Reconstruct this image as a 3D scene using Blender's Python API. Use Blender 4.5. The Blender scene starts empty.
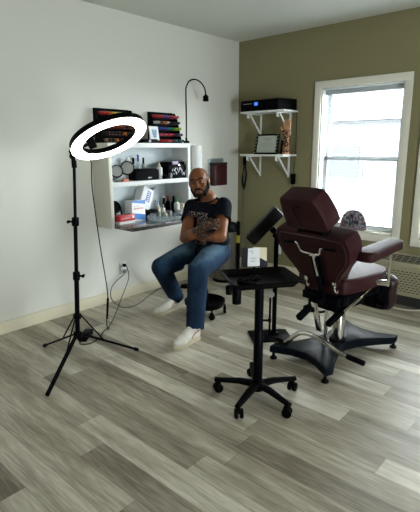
import bpy, bmesh, math, random
from mathutils import Vector, Matrix, Euler
random.seed(7)
S = bpy.context.scene
COL = S.collection
PI = math.pi
V = Vector

# ------------------------------------------------------------------ camera, sky, light, exposure
cd = bpy.data.cameras.new('camera'); cam = bpy.data.objects.new('camera', cd); COL.objects.link(cam)
cd.sensor_fit = 'HORIZONTAL'; cd.sensor_width = 36.0; cd.lens = 459.376 * 36 / 420
pitch, roll, yaw = 0.230447, -0.004385, 0.733216
fw = V((-math.sin(yaw) * math.cos(pitch), math.cos(yaw) * math.cos(pitch), -math.sin(pitch)))
rt = V((math.cos(yaw), math.sin(yaw), 0)); up = rt.cross(fw)
r2 = math.cos(roll) * rt + math.sin(roll) * up; u2 = -math.sin(roll) * rt + math.cos(roll) * up
cam.matrix_world = Matrix(((r2.x, u2.x, -fw.x, 3.2996), (r2.y, u2.y, -fw.y, -4.1436), (r2.z, u2.z, -fw.z, 1.34095), (0, 0, 0, 1)))
cd.clip_start = 0.05
S.camera = cam

wd = bpy.data.worlds.new('sky'); S.world = wd; wd.use_nodes = True
bg = wd.node_tree.nodes['Background']
bg.inputs[0].default_value = (0.92, 0.97, 1.0, 1); bg.inputs[1].default_value = 30.0

def window_light(name, loc, direction, sx, sy, power=None, color=(0.9, 0.97, 1.0)):
    ld = bpy.data.lights.new(name, 'AREA'); ld.shape = 'RECTANGLE'; ld.size = sx; ld.size_y = sy
    o = bpy.data.objects.new(name, ld); COL.objects.link(o); o.location = loc
    o.rotation_euler = V(direction).to_track_quat('-Z', 'Z').to_euler()
    ld.cycles.is_portal = True
    return o
window_light('daylight_portal', (1.40, 0.20, 1.21), (0, -1, 0), 0.80, 1.40)
window_light('daylight_portal', (2.42, 0.20, 1.21), (0, -1, 0), 0.80, 1.40)
window_light('daylight_portal', (5.32, -2.75, 0.70), (-1, 0, 0), 1.2, 1.2)  # portal of the added, unseen right-wall window

vs = S.view_settings
S.display_settings.display_device = 'sRGB'
vs.view_transform = 'Standard'; vs.look = 'None'; vs.gamma = 1.0; vs.use_curve_mapping = False
vs.exposure = 0.28

# ------------------------------------------------------------------ materials
def mat(name, col, rough=0.6, metal=0.0, spec=0.5, bump=0.0, bscale=200, var=0.0, vscale=8, coat=0.0, emit=None, estr=0, trans=0.0, sheen=0.0):
    m = bpy.data.materials.new(name); m.use_nodes = True
    nt = m.node_tree; b = nt.nodes['Principled BSDF']
    b.inputs['Base Color'].default_value = (*col, 1); b.inputs['Roughness'].default_value = rough
    b.inputs['Metallic'].default_value = metal; b.inputs['Specular IOR Level'].default_value = spec
    b.inputs['Coat Weight'].default_value = coat
    b.inputs['Transmission Weight'].default_value = trans
    b.inputs['Sheen Weight'].default_value = sheen
    if emit:
        b.inputs['Emission Color'].default_value = (*emit, 1); b.inputs['Emission Strength'].default_value = estr
    tc = None
    if bump or var:
        tc = nt.nodes.new('ShaderNodeTexCoord')
    if bump:
        n = nt.nodes.new('ShaderNodeTexNoise'); n.inputs['Scale'].default_value = bscale; n.inputs['Detail'].default_value = 3
        nt.links.new(tc.outputs['Object'], n.inputs['Vector'])
        bp = nt.nodes.new('ShaderNodeBump'); bp.inputs['Strength'].default_value = bump; bp.inputs['Distance'].default_value = 0.003
        nt.links.new(n.outputs['Fac'], bp.inputs['Height']); nt.links.new(bp.outputs['Normal'], b.inputs['Normal'])
    if var:
        n = nt.nodes.new('ShaderNodeTexNoise'); n.inputs['Scale'].default_value = vscale; n.inputs['Detail'].default_value = 5
        nt.links.new(tc.outputs['Object'], n.inputs['Vector'])
        rp = nt.nodes.new('ShaderNodeValToRGB')
        rp.color_ramp.elements[0].color = (*[c * (1 - var) for c in col], 1); rp.color_ramp.elements[0].position = 0.3
        rp.color_ramp.elements[1].color = (*[min(1, c * (1 + var)) for c in col], 1); rp.color_ramp.elements[1].position = 0.7
        nt.links.new(n.outputs['Fac'], rp.inputs[0]); nt.links.new(rp.outputs[0], b.inputs['Base Color'])
    return m

def N(nt, t, **kw):
    n = nt.nodes.new(t)
    for k, v in kw.items(): setattr(n, k, v)
    return n
def math_node(nt, op, a, b=None):
    n = N(nt, 'ShaderNodeMath', operation=op)
    for i, x in enumerate((a, b)):
        if x is None: continue
        if isinstance(x, (int, float)): n.inputs[i].default_value = x
        else: nt.links.new(x, n.inputs[i])
    return n.outputs[0]

def floor_material():
    m = bpy.data.materials.new('vinyl_plank'); m.use_nodes = True; nt = m.node_tree; L = nt.links.new
    b = nt.nodes['Principled BSDF']
    geo = N(nt, 'ShaderNodeNewGeometry'); sp = N(nt, 'ShaderNodeSeparateXYZ'); L(geo.outputs['Position'], sp.inputs[0])
    W, LEN = 0.128, 1.22
    yv = math_node(nt, 'DIVIDE', sp.outputs['Y'], W); row = math_node(nt, 'FLOOR', yv)
    wn = N(nt, 'ShaderNodeTexWhiteNoise', noise_dimensions='1D'); L(row, wn.inputs['W'])
    xv = math_node(nt, 'ADD', math_node(nt, 'DIVIDE', sp.outputs['X'], LEN), math_node(nt, 'MULTIPLY', wn.outputs['Value'], 7.3))
    colm = math_node(nt, 'FLOOR', xv)
    cb = N(nt, 'ShaderNodeCombineXYZ'); L(row, cb.inputs[0]); L(colm, cb.inputs[1])
    wn2 = N(nt, 'ShaderNodeTexWhiteNoise', noise_dimensions='2D'); L(cb.outputs[0], wn2.inputs['Vector'])
    # streaks along the plank
    st = N(nt, 'ShaderNodeCombineXYZ')
    L(math_node(nt, 'ADD', math_node(nt, 'MULTIPLY', sp.outputs['X'], 1.7), math_node(nt, 'MULTIPLY', wn2.outputs['Value'], 37)), st.inputs[0])
    L(math_node(nt, 'MULTIPLY', sp.outputs['Y'], 16), st.inputs[1]); L(math_node(nt, 'MULTIPLY', wn2.outputs['Value'], 11), st.inputs[2])
    n1 = N(nt, 'ShaderNodeTexNoise'); n1.inputs['Scale'].default_value = 1.0; n1.inputs['Detail'].default_value = 6; n1.inputs['Roughness'].default_value = 0.62; n1.inputs['Distortion'].default_value = 0.2
    L(st.outputs[0], n1.inputs['Vector'])
    fs = N(nt, 'ShaderNodeCombineXYZ'); L(math_node(nt, 'MULTIPLY', sp.outputs['X'], 9), fs.inputs[0]); L(math_node(nt, 'MULTIPLY', sp.outputs['Y'], 110), fs.inputs[1]); L(wn2.outputs['Value'], fs.inputs[2])
    n2 = N(nt, 'ShaderNodeTexNoise'); n2.inputs['Scale'].default_value = 1.0; n2.inputs['Detail'].default_value = 3
    L(fs.outputs[0], n2.inputs['Vector'])
    t = math_node(nt, 'ADD', math_node(nt, 'MULTIPLY', wn2.outputs['Value'], 0.34), math_node(nt, 'MULTIPLY', n1.outputs['Fac'], 0.75))
    t = math_node(nt, 'ADD', t, math_node(nt, 'MULTIPLY', n2.outputs['Fac'], 0.42))
    rp = N(nt, 'ShaderNodeValToRGB'); e = rp.color_ramp.elements
    e[0].position = 0.50; e[0].color = (*FLOOR_DARK, 1)
    e[1].position = 1.10 - 0.1; e[1].color = (*FLOOR_LIGHT, 1)
    k = e.new(0.75); k.color = (*FLOOR_MID, 1)
    L(t, rp.inputs[0])
    # seams
    fy = math_node(nt, 'FRACT', yv); fx = math_node(nt, 'FRACT', xv)
    sy = math_node(nt, 'LESS_THAN', fy, 0.018); sx = math_node(nt, 'LESS_THAN', fx, 0.0022)
    seam = math_node(nt, 'MAXIMUM', sy, sx)
    mx = N(nt, 'ShaderNodeMix', data_type='RGBA'); mx.inputs['B'].default_value = (0.07, 0.06, 0.05, 1)
    L(math_node(nt, 'MULTIPLY', seam, 0.55), mx.inputs['Factor']); L(rp.outputs[0], mx.inputs['A'])
    L(mx.outputs['Result'], b.inputs['Base Color'])
    b.inputs['Roughness'].default_value = 0.42; b.inputs['Specular IOR Level'].default_value = 0.35
    bp = N(nt, 'ShaderNodeBump'); bp.inputs['Strength'].default_value = 0.25; bp.inputs['Distance'].default_value = 0.002
    L(math_node(nt, 'SUBTRACT', math_node(nt, 'MULTIPLY', n2.outputs['Fac'], 0.5), seam), bp.inputs['Height']); L(bp.outputs['Normal'], b.inputs['Normal'])
    return m
FLOOR_DARK = (0.15, 0.125, 0.088); FLOOR_MID = (0.34, 0.30, 0.225); FLOOR_LIGHT = (0.60, 0.56, 0.46)

def denim_material():
    m = mat('denim', (0.05, 0.12, 0.25), 0.85, spec=0.1, bump=0.5, bscale=300)
    nt = m.node_tree; L = nt.links.new; b = nt.nodes['Principled BSDF']
    tc = N(nt, 'ShaderNodeTexCoord'); n = N(nt, 'ShaderNodeTexNoise'); n.inputs['Scale'].default_value = 9; n.inputs['Detail'].default_value = 8; n.inputs['Roughness'].default_value = 0.7
    L(tc.outputs['Object'], n.inputs['Vector'])
    at = N(nt, 'ShaderNodeAttribute', attribute_name='mask')          # paler upper side of the thighs
    f = math_node(nt, 'ADD', math_node(nt, 'MULTIPLY', at.outputs['Fac'], 0.45), math_node(nt, 'MULTIPLY', n.outputs['Fac'], 0.75))
    rp = N(nt, 'ShaderNodeValToRGB'); e = rp.color_ramp.elements
    e[0].position = 0.25; e[0].color = (0.006, 0.013, 0.030, 1); e[1].position = 0.95; e[1].color = (0.10, 0.165, 0.22, 1)
    k = e.new(0.58); k.color = (0.014, 0.038, 0.075, 1)
    L(f, rp.inputs[0]); L(rp.outputs[0], b.inputs['Base Color'])
    return m

def masked_material(name, base, ramp, scale, rough, attr='mask', thr=0.5, spec=0.08):
    """base colour with flecks of the ramp colours where the vertex mask is set (a printed or inked pattern)"""
    m = bpy.data.materials.new(name); m.use_nodes = True; nt = m.node_tree; L = nt.links.new
    b = nt.nodes['Principled BSDF']; b.inputs['Roughness'].default_value = rough; b.inputs['Specular IOR Level'].default_value = spec
    tc = N(nt, 'ShaderNodeTexCoord'); n = N(nt, 'ShaderNodeTexNoise'); n.inputs['Scale'].default_value = scale; n.inputs['Detail'].default_value = 2
    L(tc.outputs['Object'], n.inputs['Vector'])
    n2 = N(nt, 'ShaderNodeTexNoise'); n2.inputs['Scale'].default_value = scale * 0.5
    L(tc.outputs['Object'], n2.inputs['Vector'])
    rp = N(nt, 'ShaderNodeValToRGB'); rp.color_ramp.interpolation = 'CONSTANT'
    e = rp.color_ramp.elements; e[0].position = 0; e[0].color = (*ramp[0], 1); e[1].position = 0.45; e[1].color = (*ramp[1], 1)
    for i, c in enumerate(ramp[2:]):
        k = e.new(0.5 + 0.05 * (i + 1)); k.color = (*c, 1)
    L(n2.outputs['Fac'], rp.inputs[0])
    at = N(nt, 'ShaderNodeAttribute', attribute_name=attr)
    g = math_node(nt, 'MULTIPLY', math_node(nt, 'GREATER_THAN', n.outputs['Fac'], thr), at.outputs['Fac'])
    mx = N(nt, 'ShaderNodeMix', data_type='RGBA'); mx.inputs['A'].default_value = (*base, 1)
    L(g, mx.inputs['Factor']); L(rp.outputs[0], mx.inputs['B']); L(mx.outputs['Result'], b.inputs['Base Color'])
    return m

def glass_material():
    m = bpy.data.materials.new('window_glass'); m.use_nodes = True; nt = m.node_tree; L = nt.links.new
    nt.nodes.remove(nt.nodes['Principled BSDF'])
    t = N(nt, 'ShaderNodeBsdfTransparent'); t.inputs[0].default_value = (0.96, 0.98, 0.98, 1)
    g = N(nt, 'ShaderNodeBsdfGlossy'); g.inputs['Roughness'].default_value = 0.02
    mx = N(nt, 'ShaderNodeMixShader'); mx.inputs[0].default_value = 0.05
    L(t.outputs[0], mx.inputs[1]); L(g.outputs[0], mx.inputs[2]); L(mx.outputs[0], nt.nodes['Material Output'].inputs[0])
    return m
def clear_plastic(name, tint, gl=0.12, opaque=0.25, col=(0.8, 0.85, 0.86)):
    m = bpy.data.materials.new(name); m.use_nodes = True; nt = m.node_tree; L = nt.links.new
    b = nt.nodes['Principled BSDF']; b.inputs['Base Color'].default_value = (*col, 1); b.inputs['Roughness'].default_value = gl
    t = N(nt, 'ShaderNodeBsdfTransparent'); t.inputs[0].default_value = (*tint, 1)
    mx = N(nt, 'ShaderNodeMixShader'); mx.inputs[0].default_value = opaque
    L(t.outputs[0], mx.inputs[1]); L(b.outputs[0], mx.inputs[2]); L(mx.outputs[0], nt.nodes['Material Output'].inputs[0])
    return m
def stone_material():
    m = mat('marbled_laminate', (0.2, 0.2, 0.2), 0.12, spec=0.6); nt = m.node_tree; L = nt.links.new; b = nt.nodes['Principled BSDF']
    tc = N(nt, 'ShaderNodeTexCoord'); n = N(nt, 'ShaderNodeTexNoise'); n.inputs['Scale'].default_value = 7; n.inputs['Detail'].default_value = 9; n.inputs['Distortion'].default_value = 1.6; n.inputs['Roughness'].default_value = 0.65
    L(tc.outputs['Object'], n.inputs['Vector'])
    rp = N(nt, 'ShaderNodeValToRGB'); e = rp.color_ramp.elements
    e[0].position = 0.36; e[0].color = (0.018, 0.018, 0.022, 1); e[1].position = 0.70; e[1].color = (0.42, 0.42, 0.42, 1)
    k = e.new(0.5); k.color = (0.12, 0.12, 0.13, 1); k = e.new(0.58); k.color = (0.20, 0.15, 0.11, 1)
    L(n.outputs['Fac'], rp.inputs[0]); L(rp.outputs[0], b.inputs['Base Color'])
    return m

M = {}
M['wall'] = mat('off_white_paint', (0.71, 0.70, 0.635), 0.75, spec=0.25, bump=0.12, bscale=90)
M['ceiling'] = mat('ceiling_paint', (0.60, 0.61, 0.55), 0.85, spec=0.2, bump=0.15, bscale=120)
M['khaki'] = mat('khaki_paint', (0.255, 0.227, 0.122), 0.75, spec=0.25, bump=0.12, bscale=90)
M['trim'] = mat('cream_trim', (0.82, 0.79, 0.68), 0.5)
M['base'] = mat('cream_baseboard', (0.70, 0.64, 0.48), 0.5)
M['floor'] = floor_material()
M['white'] = mat('white_gloss_paint', (0.80, 0.81, 0.80), 0.4, var=0.03, vscale=30)
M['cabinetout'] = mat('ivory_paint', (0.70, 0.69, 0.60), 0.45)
M['cabback'] = mat('pale_blue_grey_panel', (0.58, 0.645, 0.67), 0.5, var=0.06, vscale=60)
M['pvc'] = mat('white_vinyl', (0.72, 0.75, 0.76), 0.35)
M['slat'] = mat('blind_slat', (0.42, 0.44, 0.45), 0.5, spec=0.2)
M['glass'] = glass_material()
M['black'] = mat('black_plastic', (0.002, 0.002, 0.0023), 0.45, spec=0.04)
M['blackm'] = mat('black_matte', (0.005, 0.005, 0.006), 0.7, spec=0.05)
M['blackmetal'] = mat('black_metal', (0.0018, 0.002, 0.003), 0.4, spec=0.04)
M['blackleather'] = mat('black_vinyl', (0.005, 0.005, 0.0055), 0.42, spec=0.15, bump=0.3, bscale=160)
M['baseblack'] = mat('black_enamel', (0.002, 0.004, 0.007), 0.38, spec=0.08)
M['chrome'] = mat('chrome', (0.75, 0.74, 0.72), 0.12, metal=1.0)
M['steel'] = mat('brushed_steel', (0.30, 0.295, 0.28), 0.28, metal=1.0)
M['leather'] = mat('burgundy_leather', (0.030, 0.0075, 0.0085), 0.55, spec=0.13, bump=0.25, bscale=120, var=0.12, vscale=12)
M['leatherdark'] = mat('burgundy_piping', (0.015, 0.004, 0.005), 0.45)
M['ring'] = mat('ring_diffuser', (0.9, 0.9, 0.9), 0.4, emit=(1.0, 0.985, 0.96), estr=7.0)
M['display'] = mat('blue_display', (0.01, 0.05, 0.2), 0.2, emit=(0.06, 0.22, 0.95), estr=0.9)
M['denim'] = denim_material()
M['skin'] = masked_material('brown_skin', (0.235, 0.088, 0.038), [(0.02, 0.014, 0.014), (0.03, 0.02, 0.02)], 75, 0.42, thr=0.41, spec=0.2)
M['tee'] = masked_material('printed_cotton', (0.0055, 0.007, 0.012), [(0.38, 0.41, 0.43), (0.16, 0.18, 0.21), (0.50, 0.28, 0.06), (0.36, 0.07, 0.18), (0.6, 0.6, 0.6)], 120, 0.85, thr=0.56)
M['hair'] = mat('black_hair', (0.010, 0.007, 0.006), 0.8, spec=0.1, bump=0.8, bscale=500)
M['stubble'] = mat('shaved_hair', (0.06, 0.03, 0.02), 0.6, bump=0.5, bscale=600)
M['lip'] = mat('lip', (0.22, 0.085, 0.07), 0.45)
M['eye'] = mat('eye_white', (0.55, 0.52, 0.48), 0.2)
M['pupil'] = mat('iris', (0.012, 0.008, 0.006), 0.15)
M['shoe'] = mat('white_canvas', (0.66, 0.64, 0.56), 0.75, var=0.12, vscale=25)
M['sole'] = mat('cream_rubber', (0.50, 0.45, 0.32), 0.6)
M['lace'] = mat('white_lace', (0.75, 0.73, 0.68), 0.8)
M['shoered'] = mat('pink_trim', (0.45, 0.12, 0.12), 0.7)
M['stone'] = stone_material()
M['stoneedge'] = mat('dark_edge_band', (0.03, 0.024, 0.02), 0.4, var=0.5, vscale=14)
M['paper'] = mat('white_paper', (0.82, 0.82, 0.82), 0.7)
M['cream'] = mat('cream_plastic', (0.70, 0.63, 0.45), 0.5)
M['red'] = mat('red_card', (0.50, 0.02, 0.025), 0.4)
M['blue'] = mat('blue_print', (0.03, 0.17, 0.50), 0.4)
M['navy'] = mat('navy_print', (0.02, 0.04, 0.25), 0.4)
M['grey'] = mat('grey_plastic', (0.33, 0.34, 0.34), 0.45)
M['greymesh'] = mat('silver_grey_mesh', (0.36, 0.37, 0.35), 0.5, var=0.15, vscale=150)
M['clear'] = clear_plastic('clear_plastic', (0.90, 0.94, 0.95), 0.12, 0.12)
M['sharps'] = clear_plastic('red_translucent_plastic', (0.40, 0.04, 0.05), 0.3, 0.7, (0.055, 0.006, 0.009))
M['ac'] = mat('beige_enamel', (0.33, 0.295, 0.195), 0.5)
M['acdark'] = mat('dark_vent_gap', (0.02, 0.02, 0.018), 0.8)
M['yellow'] = mat('yellow_sticker', (0.62, 0.55, 0.04), 0.5)
M['wood'] = mat('silicone_skin', (0.52, 0.27, 0.14), 0.55)
M['hand_ink'] = masked_material('inked_hand', (0.55, 0.29, 0.15), [(0.03, 0.022, 0.02), (0.06, 0.03, 0.02)], 60, 0.5, thr=0.46)
M['cord'] = mat('black_rubber_cord', (0.006, 0.006, 0.006), 0.55, spec=0.06)
M['greycord'] = mat('grey_cord', (0.16, 0.16, 0.15), 0.6)
M['beigecord'] = mat('beige_cord', (0.55, 0.50, 0.40), 0.6)
M['exterior'] = mat('pale_siding', (0.085, 0.089, 0.094), 0.8)
M['exttrim'] = mat('exterior_window_frame', (0.105, 0.107, 0.11), 0.7)
M['extroof'] = mat('shingle_roof', (0.085, 0.088, 0.093), 0.9)
M['extglass'] = mat('exterior_window_pane', (0.046, 0.051, 0.058), 0.5, spec=0.1)
M['street'] = mat('pale_concrete', (0.09, 0.09, 0.09), 0.9)
M['silver'] = mat('silver_print', (0.26, 0.26, 0.29), 0.4, metal=0.3)
M['purple'] = mat('lilac_print', (0.45, 0.38, 0.55), 0.4)

# ------------------------------------------------------------------ mesh builders
class B:
    def __init__(s): s.bm = bmesh.new()
    def _new(s, fn, mat_=None, bev=0, seg=2):
        t = bmesh.new(); fn(t)
        if mat_ is not None: bmesh.ops.transform(t, matrix=mat_, verts=t.verts)
        if bev:
            bmesh.ops.bevel(t, geom=t.edges[:], offset=bev, segments=seg, affect='EDGES', profile=0.5)
        me = bpy.data.meshes.new('t'); t.to_mesh(me); t.free(); s.bm.from_mesh(me); bpy.data.meshes.remove(me); return s
    def box(s, c, d, rot=None, bev=0, seg=2):
        m = Matrix.Translation(c) @ (rot.to_4x4() if rot is not None else Matrix()) @ Matrix.Diagonal((*d, 1))
        return s._new(lambda t: bmesh.ops.create_cube(t, size=1), m, bev, seg)
    def cyl(s, p0, p1, r0, r1=None, n=20, bev=0):
        p0, p1 = V(p0), V(p1); d = p1 - p0; r1 = r0 if r1 is None else r1
        m = Matrix.Translation((p0 + p1) / 2) @ d.to_track_quat('Z', 'Y').to_matrix().to_4x4()
        def f(t):
            bmesh.ops.create_cone(t, cap_ends=True, segments=n, radius1=max(r0, 1e-5), radius2=max(r1, 1e-5), depth=d.length)
            if bev:
                es = [e for e in t.edges if abs(e.verts[0].co.z - e.verts[1].co.z) < 1e-6]
                bmesh.ops.bevel(t, geom=es, offset=bev, segments=2, affect='EDGES', profile=0.5)
        return s._new(f, m)
    def sph(s, c, r, rot=None, n=20, k=12):
        r = (r, r, r) if isinstance(r, (int, float)) else r
        m = Matrix.Translation(c) @ (rot.to_4x4() if rot is not None else Matrix()) @ Matrix.Diagonal((*r, 1))
        return s._new(lambda t: bmesh.ops.create_uvsphere(t, u_segments=n, v_segments=k, radius=1), m)
    def cap(s, p0, p1, r0, r1):
        s.sph(p0, r0); s.sph(p1, r1); return s.cyl(p0, p1, r0, r1, n=20)
    def chain(s, pts):
        for (a, ra), (b, rb) in zip(pts, pts[1:]): s.cap(a, b, ra, rb)
        return s
    def tube(s, pts, r, n=8, smooth=True, sub=6):
        P = [V(p) for p in pts]
        if smooth and len(P) > 2:
            Q = [P[0] * 2 - P[1]] + P + [P[-1] * 2 - P[-2]]; out = []
            for i in range(1, len(Q) - 2):
                for k in range(sub):
                    t = k / sub; a, b, c, d = Q[i - 1:i + 3]
                    out.append(0.5 * ((2 * b) + (c - a) * t + (2 * a - 5 * b + 4 * c - d) * t * t + (3 * b - a - 3 * c + d) * t ** 3))
            out.append(P[-1]); P = out
        rings = []; nrm = None
        for i, p in enumerate(P):
            t = (P[min(i + 1, len(P) - 1)] - P[max(i - 1, 0)]).normalized()
            if nrm is None: nrm = t.orthogonal().normalized()
            nrm = (nrm - t * nrm.dot(t)).normalized(); bn = t.cross(nrm)
            rr = r(i / (len(P) - 1)) if callable(r) else r
            rings.append([s.bm.verts.new(p + rr * (math.cos(a) * nrm + math.sin(a) * bn)) for a in [2 * PI * k / n for k in range(n)]])
        for A, C in zip(rings, rings[1:]):
            for k in range(n): s.bm.faces.new((A[k], A[(k + 1) % n], C[(k + 1) % n], C[k]))
        s.bm.faces.new(rings[0][::-1]); s.bm.faces.new(rings[-1]); return s
    def lathe(s, prof, c=(0, 0, 0), n=32, rot=None):
        """prof: (radius, height) from bottom to top, closed to the axis where radius is 0"""
        m = Matrix.Translation(c) @ (rot.to_4x4() if rot is not None else Matrix())
        rings = []
        for r, z in prof:
            if r < 1e-6: rings.append([s.bm.verts.new(m @ V((0, 0, z)))])
            else: rings.append([s.bm.verts.new(m @ V((r * math.cos(2 * PI * k / n), r * math.sin(2 * PI * k / n), z))) for k in range(n)])
        for A, C in zip(rings, rings[1:]):
            for k in range(n):
                a0, a1 = A[k % len(A)], A[(k + 1) % len(A)]; c0, c1 = C[k % len(C)], C[(k + 1) % len(C)]
                f = [a0]
                for q in (a1, c1, c0):
                    if q not in f: f.append(q)
                if len(f) > 2: s.bm.faces.new(f)
        return s
    def prism(s, pts, h, m=None, bev=0, seg=3):
        """outline in local XY, extruded along +Z by h, then placed by m"""
        def f(t):
            vs = [t.verts.new((x, y, 0)) for x, y in pts]; fa = t.faces.new(vs)
            ex = bmesh.ops.extrude_face_region(t, geom=[fa]); top = [g for g in ex['geom'] if isinstance(g, bmesh.types.BMVert)]
            bmesh.ops.translate(t, vec=(0, 0, h), verts=top)
            bmesh.ops.recalc_face_normals(t, faces=t.faces)
            if bev:
                es = [e for e in t.edges if abs(e.verts[0].co.z - e.verts[1].co.z) < 1e-7]
                bmesh.ops.bevel(t, geom=es, offset=bev, segments=seg, affect='EDGES', profile=0.5, clamp_overlap=True)
        return s._new(f, m)

def smooth_loop(pts, sub=6):
    """closed Catmull-Rom outline through 2D points"""
    n = len(pts); out = []
    for i in range(n):
        a, b, c, d = [V((*pts[(i + k) % n], 0)) for k in (-1, 0, 1, 2)]
        for k in range(sub):
            t = k / sub
            q = 0.5 * ((2 * b) + (c - a) * t + (2 * a - 5 * b + 4 * c - d) * t * t + (3 * b - a - 3 * c + d) * t ** 3)
            out.append((q.x, q.y))
    return out
def round_rect(w, h, r, n=6, c=(0, 0)):
    out = []
    for sx, sy, a0 in ((1, 1, 0), (-1, 1, 90), (-1, -1, 180), (1, -1, 270)):
        for k in range(n + 1):
            a = math.radians(a0 + 90 * k / n)
            out.append((c[0] + sx * (w / 2 - r) + r * math.cos(a), c[1] + sy * (h / 2 - r) + r * math.sin(a)))
    return out
def rz(d): return Matrix.Rotation(math.radians(d), 3, 'Z')
def rx(d): return Matrix.Rotation(math.radians(d), 3, 'X')
def ry(d): return Matrix.Rotation(math.radians(d), 3, 'Y')
def frame(o, x, y):
    x = V(x).normalized(); y = V(y); y = (y - x * y.dot(x)).normalized(); z = x.cross(y)
    return Matrix(((x.x, y.x, z.x, o[0]), (x.y, y.y, z.y, o[1]), (x.z, y.z, z.z, o[2]), (0, 0, 0, 1)))

def obj(name, b, m, parent=None, world=False, angle=35, loc=None, label=None, cat=None, group=None, kind=None, doc=None):
    """link one builder as ONE mesh object. world=True: the builder used room coordinates."""
    bm = b.bm if isinstance(b, B) else b
    bmesh.ops.recalc_face_normals(bm, faces=bm.faces)
    if world:
        T = parent.matrix_basis.inverted() if parent is not None else Matrix.Translation(-V(loc))
        if parent is not None and parent.parent is not None: T = T @ parent.parent.matrix_basis.inverted()
        bmesh.ops.transform(bm, matrix=T, verts=bm.verts)
    me = bpy.data.meshes.new(name); bm.to_mesh(me); bm.free()
    me.materials.append(M[m] if isinstance(m, str) else m)
    for p in me.polygons: p.use_smooth = True
    me.set_sharp_from_angle(angle=math.radians(angle))
    o = bpy.data.objects.new(name, me); COL.objects.link(o)
    if parent is not None: o.parent = parent
    if loc is not None and parent is None: o.location = loc
    return tag(o, label, cat, group, kind)
def tag(o, label=None, cat=None, group=None, kind=None):
    if label: o['label'] = label
    if cat: o['category'] = cat
    if group: o['group'] = group
    if kind: o['kind'] = kind
    return o
def thing(name, label, cat, loc=(0, 0, 0), rotz=0, group=None):
    o = bpy.data.objects.new(name, None); COL.objects.link(o); o.empty_display_size = 0.05
    o.location = loc; o.rotation_euler = (0, 0, math.radians(rotz))
    o.matrix_basis = Matrix.Translation(loc) @ Matrix.Rotation(math.radians(rotz), 4, 'Z')
    return tag(o, label, cat, group)
def struct(name, b, m, loc=(0, 0, 0), parent=None):
    o = obj(name, b, m, parent, loc=None if parent else loc)
    o['kind'] = 'structure'; return o
def dup(root, loc, label=None, group=None, rot=None):
    r = root.copy(); COL.objects.link(r); r.location = loc
    if rot is not None: r.rotation_euler = rot
    if label: r['label'] = label
    if group: r['group'] = group
    for ch in list(root.children):
        c = ch.copy(); COL.objects.link(c); c.parent = r
        for g in list(ch.children):
            d = g.copy(); COL.objects.link(d); d.parent = c
    return r
def remesh(b, voxel, smooth_it=4, fac=0.5):
    """fuse a builder's overlapping shapes into one continuous skin; returns a bmesh"""
    me = bpy.data.meshes.new('t'); bmesh.ops.recalc_face_normals(b.bm, faces=b.bm.faces); b.bm.to_mesh(me); b.bm.free()
    o = bpy.data.objects.new('t', me); COL.objects.link(o)
    md = o.modifiers.new('r', 'REMESH'); md.mode = 'VOXEL'; md.voxel_size = voxel
    if smooth_it:
        ms = o.modifiers.new('s', 'SMOOTH'); ms.iterations = smooth_it; ms.factor = fac
    dg = bpy.context.evaluated_depsgraph_get(); dg.update()
    ev = o.evaluated_get(dg); m2 = ev.to_mesh(); out = bmesh.new(); out.from_mesh(m2); ev.to_mesh_clear()
    bpy.data.objects.remove(o); bpy.data.meshes.remove(me)
    return out
def set_mask(o, fn, name='mask'):
    """store a 0..1 vertex attribute (used by printed or inked patterns)"""
    me = o.data; a = me.attributes.new(name, 'FLOAT', 'POINT')
    a.data.foreach_set('value', [fn(v.co) for v in me.vertices])

# ------------------------------------------------------------------ the room
H = 2.44; XR = 5.2; YF = -6.6
def wall_with_holes(axis, pos, lo, hi, holes, thick, sign):
    """a wall slab between lo and hi along its run, full height, with rectangular holes (a0,a1,z0,z1)"""
    b = B(); xs = sorted({lo, hi, *[h[0] for h in holes], *[h[1] for h in holes]})
    for a0, a1 in zip(xs, xs[1:]):
        hs = sorted([h for h in holes if h[0] <= a0 + 1e-6 and h[1] >= a1 - 1e-6], key=lambda h: h[2])
        z = 0.0
        for h in hs + [(0, 0, H, H)]:
            if h[2] - z > 1e-4:
                ca, cz = (a0 + a1) / 2, (z + h[2]) / 2
                c = (pos + sign * thick / 2, ca, cz) if axis == 'x' else (ca, pos + sign * thick / 2, cz)
                d = (thick, a1 - a0, h[2] - z) if axis == 'x' else (a1 - a0, thick, h[2] - z)
                b.box(c, d)
            z = h[3]
    bmesh.ops.remove_doubles(b.bm, verts=b.bm.verts, dist=1e-5)
    return b
struct('floor', B().box(((XR) / 2, YF / 2, -0.05), (XR + 0.4, -YF + 0.4, 0.1)), 'floor')
struct('ceiling', B().box((XR / 2, YF / 2, H + 0.05), (XR + 0.4, -YF + 0.4, 0.1)), 'ceiling')
struct('wall_left', B().box((-0.06, YF / 2, H / 2), (0.12, -YF + 0.2, H)), 'wall')
HOLE1 = (1.01, 1.79, 0.56, 1.885); HOLE2 = (2.02, 2.80, 0.56, 1.885)
struct('wall_back', wall_with_holes('y', 0, 0, XR, [HOLE1, HOLE2], 0.14, 1), 'khaki')
struct('wall_right', wall_with_holes('x', XR, YF, 0, [(-3.35, -2.15, 0.10, 1.30)], 0.12, 1), 'khaki')  # opening for the window added out of view as a light source
struct('wall_front', B().box((XR / 2, YF - 0.06, H / 2), (XR, 0.12, H)), 'khaki')

struct('baseboard_left', B().box((0.008, YF / 2, 0.047), (0.016, -YF, 0.095), bev=0.004), 'base')
struct('baseboard_back', B().box((0.85, -0.008, 0.047), (1.72, 0.016, 0.095), bev=0.004).box((4.0, -0.008, 0.047), (2.3, 0.016, 0.095), bev=0.004), 'base')

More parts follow.
